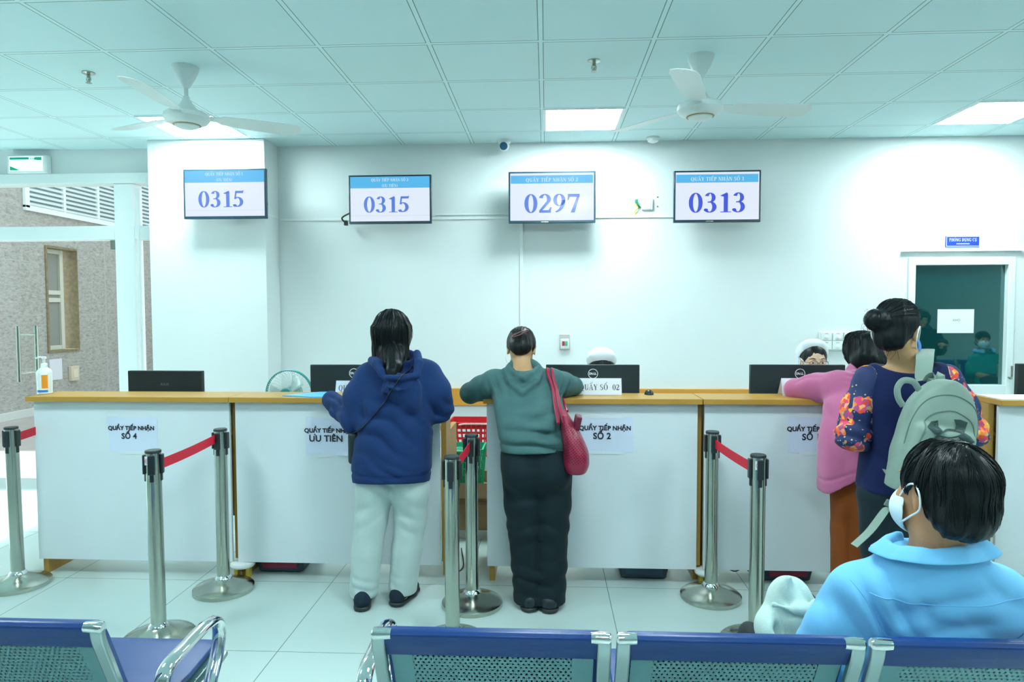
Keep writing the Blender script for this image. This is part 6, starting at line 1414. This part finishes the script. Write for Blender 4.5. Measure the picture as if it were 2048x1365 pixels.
SKINM = mat('tan_skin', (.50, .245, .12), .5, var=.06, vscale=14, bump=.06, bscale=300)
P5 = body(J, 'man in light blue shirt seated with his back to us, wearing a pale mask', R, hs=HS, h=.0065, skin=SKINM, base=(.96, 1.86, 0), slim=1.02)
F = Field((.56, 1.49, .47), (1.42, 2.02, 1.02), .0065)
F.loft([(.49, .965, 1.86, .205, .135), (.58, .965, 1.83, .205, .14), (.68, .965, 1.78, .210, .14), (.78, .967, 1.735, .220, .135), (.85, .97, 1.715, .215, .115), (.90, .962, 1.70, .165, .09), (.925, .956, 1.695, .125, .085), (.958, .955, 1.692, .108, .088)], k=.02)
F.cap((.80, 1.725, .825), (1.13, 1.725, .83), .066, .066, k=.05)
F.chain([(.795, 1.73, .825), (.765, 1.75, .74), (.738, 1.78, .655)], [.066, .074, .080], k=.04); F.chain([(1.125, 1.73, .83), (1.17, 1.75, .74), (1.205, 1.78, .655)], [.066, .074, .080], k=.04)
F.chain([(.80, 1.70, .68), (.765, 1.645, .60), (.745, 1.64, .50)], [.05, .030, .012], k=.03, sq=((0, 1, 0), .6))
F.folds((.80, 1.62, .80), .16, (1, 0, .5), .012, 17, 5, 91); F.folds((.95, 1.58, .85), .20, (-.25, 0, 1), .008, 15, 3, 92); F.folds((1.10, 1.58, .82), .20, (.45, 0, 1), .014, 12, 3, 93); F.folds((.71, 1.70, .76), .15, (1, .2, .25), .014, 17, 4, 95); F.folds((.90, 1.58, .80), .14, (.3, 0, 1), .010, 14, 4, 94)
for q0, q1, w_ in (((.88, 1.565, .840), (1.02, 1.56, .822), .006), ((1.02, 1.56, .822), (1.16, 1.58, .800), .009), ((.82, 1.60, .805), (.93, 1.57, .830), .006)): F.cap(q0, q1, w_, w_, k=.03, mode='s')
o = F.skin('shirt', SHIRT, P5); o['label'] = 'light blue short sleeved shirt'; SH5 = F
seam(F, 'armhole_seam', [(.752, .882), (.772, .85), (.790, .81), (.802, .77), (.812, .70)], SHIRT, o, .0017)
seam(F, 'armhole_seam', [(1.178, .885), (1.160, .85), (1.142, .81), (1.13, .74)], SHIRT, o, .0017)
seam(F, 'yoke_seam', [(.785, .862), (.86, .855), (.95, .853), (1.05, .858), (1.15, .862)], SHIRT, o, .0015)
# turned-down collar
b = MB(); n_ = 44; rows = []
for i in range(n_+1):
    th = math.radians(-250+320*i/n_); f_ = max(0, math.sin(th)); wing = math.exp(-((i/n_-.0)/.10)**2)+math.exp(-((i/n_-1)/.10)**2)   # th=-90 is the nape
    cx_, sy_ = math.cos(th), math.sin(th); rows.append([])
    for r_, z_ in ((.082, .935), (.082, .970), (.085, .982), (.092, .985), (.104, .974-.004*wing), (.114, .964-.012*wing), (.122+.018*wing, .955-.022*wing)):
        wob = .004*math.sin(i*.9)+.003*math.sin(i*2.3); rows[-1].append((.952+cx_*(r_+wob*(r_ > .1))*1.17, 1.69+sy_*(r_+wob*(r_ > .1))*.92, z_+.010*cx_+.012*sy_*(-1)*(.5)+wob*.5))
m_ = 7; b.add([q for r_ in rows for q in r_], [(i*m_+k, i*m_+m_+k, i*m_+m_+k+1, i*m_+k+1) for i in range(n_) for k in range(m_-1)])
o2 = part(b, 'collar', SHIRT, o, angle=80); sm = o2.modifiers.new('solid', 'SOLIDIFY'); sm.thickness = .004; sb_ = o2.modifiers.new('subd', 'SUBSURF'); sb_.levels = 1; sb_.render_levels = 1
MT = cloth('charcoal_trousers', (.02, .025, .032), 500)
F = Field((.70, 1.70, .0), (1.24, 2.46, .68), .009); F.cap((.88, 1.88, .565), (1.05, 1.88, .565), .10, .10, k=.04)
for q in 'lr': F.chain([J[q+'h'], J[q+'k'], J[q+'a']-V3((0, 0, .03))], [.098, .078, .07], k=.02)
F.cut((0, 0, .05), (0, 0, -1)); F.skin('trousers', MT, P5)
shoe(P5, (.84, 2.35), J['tl'], SHK, .26, .05); shoe(P5, (1.08, 2.35), J['tr'], SHK, .26, .05)
face_mask(hd, R, P5, MASKL, HS)
F = Field(hd-V3((.18, .18, .18)), hd+V3((.20, .18, .20)), .005); E = lambda p, r, **q: F.ell(hd+R @ (V3(p)*HS), V3(r)*HS, R, **q)
E((0, -.022, .034), (.090, .110, .096)); E((.0, -.070, -.035), (.080, .060, .060), k=.03); E((.004, -.050, .056), (.072, .078, .058), k=.03); E((.022, -.05, -.022), (.056, .06, .07), k=.03)
E((0, .118, -.060), (.105, .10, .110), k=.012, mode='s')
E((-.096, .004, -.034), (.044, .040, .056), k=.010, mode='s'); E((.092, .005, -.042), (.030, .030, .055), k=.012, mode='s')
F.warp(lambda X, Y, Z: .010*(vnoise(X*16, Y*16, Z*9)-.5)); striate(F, hd, .008, 10, 6, 21)
HR = F.skin('hair', HAIR, P5)
whorl = hd+R @ (V3((.01, -.055, .118))*HS)
def s5(rg):
    for _ in range(520):
        a = rg.uniform(0, 6.283); r_ = .005+.10*rg.random(); yield whorl+V3((r_*math.cos(a), r_*math.sin(a), .02-r_*.3))
def fl5(p):
    d = p-whorl; d = V3((d.x, d.y, d.z)); sw = V3((-d.y, d.x, 0))*.45; return d.normalized()+sw/max(d.length, .01)*.6+V3((0, 0, -.55))
grow_strands(F, 'hair_lock', HAIR, HR, s5, fl5, (6, 13), .013, .0011, .0018, .14, 8)

# pale hooded jacket bundled on the next seat
hj = MINT = cloth('mint_fleece', (.50, .65, .60), 300, .3, .04)
F = Field((.58, 1.84, .45), (.92, 2.16, .82), .0055)
F.ell((.735, 2.02, .57), (.098, .085, .13), None); F.ell((.725, 2.02, .66), (.070, .068, .095), None, k=.025); F.cap((.75, 2.02, .64), (.83, 2.03, .63), .050, .038, k=.03); F.cap((.69, 1.99, .60), (.76, 1.97, .50), .07, .06, k=.03)
# hood drawn to a peak, folded band under it
F.chain([(.665, 1.965, .69), (.715, 1.945, .685), (.775, 1.955, .695), (.84, 1.99, .675)], [.014, .015, .015, .012], k=.008)
F.cap((.70, 1.95, .735), (.725, 1.935, .70), .010, .003, k=.016, mode='s'); F.cap((.745, 1.945, .73), (.735, 1.93, .70), .008, .003, k=.014, mode='s'); F.cap((.66, 1.96, .665), (.80, 1.94, .668), .005, .005, k=.012, mode='s')
F.cap((.72, 1.92, .64), (.70, 1.92, .52), .012, .006, k=.022, mode='s'); F.cap((.775, 1.93, .64), (.80, 1.94, .54), .010, .005, k=.02, mode='s'); F.cap((.66, 1.95, .62), (.655, 1.95, .53), .010, .004, k=.02, mode='s')
F.cap((.705, 2.0, .72), (.712, 1.985, .762), .026, .012, k=.02); F.folds((.71, 1.95, .60), .18, (1, 0, .35), .020, 14, 5, 101); F.folds((.74, 1.96, .70), .12, (.8, 0, .6), .010, 22, 6, 102)
F.cut((0, 0, .463), (0, 0, -1))
o = F.skin('hooded_jacket', MINT, None, (.735, 2.02, .463)); tag(o, 'pale mint hooded jacket bundled on the seat left of the seated man', 'jacket')
F = Field((.56, 1.90, .45), (.70, 2.14, .66), .006); F.ell((.615, 2.03, .535), (.040, .06, .072), None); F.cut((0, 0, .463), (0, 0, -1))
tag(F.skin('black_bag', mat('black_cloth', (.01, .014, .018), .7), None, (.615, 2.03, .463)), 'small round black bag poking out under the pale hooded jacket', 'bag')

# ---------------------------------------------- two clerks in white caps behind the monitors
UNI = cloth('white_uniform', (.75, .78, .80), 500, .1, .03)
def clerk(hd, label, R, glasses, capz, seatx):
    x, y, z = hd; d = z-1.20
    J = dict(head=V3(hd), neck=V3((x, y+.02, 1.04+d)), chest=V3((x, y+.04, .88+d)), pelvis=V3((x, y+.08, .54)), ls=V3((x+.17, y+.03, .97+d)), le=V3((x+.23, y-.02, .80+d)), lw=V3((x+.12, y-.16, .885)), rs=V3((x-.17, y+.03, .97+d)), re=V3((x-.23, y-.02, .80+d)), rw=V3((x-.12, y-.16, .885)),
             lh=V3((x+.09, y+.06, .54)), lk=V3((x+.10, y-.20, .52)), la=V3((x+.10, y-.12, .09)), rh=V3((x-.09, y+.06, .54)), rk=V3((x-.10, y-.20, .52)), ra=V3((x-.10, y-.12, .09)), tl=V3((.1, -1, 0)), tr=V3((-.1, -1, 0)))
    o = body(J, label, R, h=.0075, skin=SKINL, base=(x, y+.06, 0), slim=.9, foot=.2)
    F = Field((x-.36, y-.26, .44), (x+.36, y+.28, z-.08), .009)
    F.loft([(.46, x, y+.08, .19, .14), (.60, x, y+.07, .16, .13), (.80+d, x, y+.045, .17, .125), (.95+d, x, y+.03, .17, .10), (1.03+d, x, y+.02, .09, .07)])
    for q in 'lr': F.chain([J[q+'s'], J[q+'e'], J[q+'w']], [.066, .058, .042], k=.03)
    F.skin('uniform', UNI, o)
    F = Field((x-.24, y-.34, 0), (x+.24, y+.24, .66), .010); F.cap((x-.08, y+.06, .55), (x+.08, y+.06, .55), .10, .10, k=.03)
    for q in 'lr': F.chain([J[q+'h'], J[q+'k'], J[q+'a']-V3((0, 0, .02))], [.09, .07, .06], k=.02)
    F.cut((0, 0, .06), (0, 0, -1)); F.skin('trousers', UNI, o)
    shoe(o, (x+.10, y-.12), J['tl'], BSH); shoe(o, (x-.10, y-.12), J['tr'], BSH)
    hd = V3(hd); F = Field(hd-V3((.15, .15, .15)), hd+V3((.15, .15, .17)), .0055); F.ell(hd+R @ V3((0, -.022, .032)), (.084, .100, .094), R); F.ell(hd+R @ V3((0, -.07, -.03)), (.07, .05, .07), R, k=.02)
    F.ell(hd+R @ V3((0, .125, -.045)), (.078, .075, .10), R, k=.012, mode='s'); striate(F, hd, .004, 9, 4, 31); F.skin('hair', HAIRB, o)
    F = Field(hd-V3((.20, .20, .10)), hd+V3((.20, .20, .24)), .0055)
    F.ell(hd+R @ V3((0, -.055, .060)), (.105, .085, .085), R); F.ell(hd+R @ V3((0, -.02, .110)), (.082, .05, .045), R, k=.02); F.ell(hd+R @ V3((0, -.005, .015)), (.090, .115, .090), R, k=.006, mode='s'); F.cut(hd+R @ V3((0, 0, .0)), R @ V3((0, .35, -1)))
    F.skin('nurse_cap', UNI, o)['label'] = 'white cap'
    if glasses:
        b = MB(); fr_ = mat('dark_spectacle_frame', (.02, .02, .025), .3)
        for s_ in (-1, 1):
            P = [hd+R @ V3((s_*.032+.027*math.cos(a), .112, .004+.019*math.sin(a))) for a in [2*math.pi*i/20 for i in range(20)]]; b.tube(P, .0016, 6, closed=True)
            b.tube([hd+R @ V3((s_*.059, .110, .010)), hd+R @ V3((s_*.078, .06, .008)), hd+R @ V3((s_*.084, -.01, .0))], .0016, 6)
            for nm, dz, rr in (('eyebrow', .030, .0028),): b.tube(bez([hd+R @ V3((s_*.018, .098, dz+.003)), hd+R @ V3((s_*.034, .094, dz+.007)), hd+R @ V3((s_*.052, .080, dz-.001))], 4), rr, 6)
            b.sphere(hd+R @ V3((s_*.031, .0885, .006)), .0055)
        b.tube(bez([hd+R @ V3((-.006, .113, .007)), hd+R @ V3((0, .115, .011)), hd+R @ V3((.006, .113, .007))], 4), .0016, 6); part(b, 'spectacles', fr_, o)
    face_mask(hd, R, o, MASKL)
    st = thing('stool', (x, y+.07, 0), 'round stool under the ' + ('spectacled clerk' if glasses else 'clerk behind the middle monitor'), 'stool', 'stools behind the counters')
    part(MB().lathe([(.16, .42), (.17, .43), (.17, .445), (.15, .455), (0, .457)], (x, y+.07, 0)), 'seat', BLACKP, st); part(MB().tube([(x, y+.07, .03), (x, y+.07, .42)], .02), 'column', STEEL, st)
    for k in range(4): a = k*math.pi/2+.78; part(MB().tube([(x, y+.07, .05), (x+.2*math.cos(a), y+.07+.2*math.sin(a), .012)], .011), 'leg', STEEL, st)
    return o
p = at(1203, 742, 4.70); clerk((p.x, p.y, p.z), 'clerk in white cap bent down behind the middle monitor, only hair and cap showing', head_frame(math.pi, .55), False, 0, 0)
p = at(1628, 724, 4.70); clerk((p.x, p.y, p.z), 'clerk in white cap and spectacles looking over the monitor behind the woman in pink', head_frame(math.pi-.1, .08), True, 0, 0)

# ---------------------------------------------- people further along, seen mirrored in the dark door pane
def shift(o, d, label, rep=None):
    c = copy_tree(o); c.location = Vector(o.location)+Vector(d); c['label'] = label
    for k in [x for x in bpy.data.objects if x.parent == c]:
        for nm, m in (rep or {}).items():
            if k.name.split('.')[0] == nm: k.material_slots[0].link = 'OBJECT'; k.material_slots[0].material = m
    return c
shift(P5, (5.32, .05, 0), 'person in teal shirt, seen only as a reflection in the dark door glass', {'shirt': cloth('teal_shirt', (.01, .30, .28))})
bench('waiting_bench', 5.46, 3, .562, .545, 'blue padded waiting bench out of frame to the right, under the mirrored person in teal', (5.43,))
shift(P1, (5.70, -.9, 0), 'dark standing figure reflected at the left side of the door glass', {'hoodie': DKT, 'jeans': DKT})
shift(P3, (5.35, -.75, 0), 'dark bending figure reflected beside the notice on the door glass', {'sweatshirt': DKT, 'trousers': DKT})
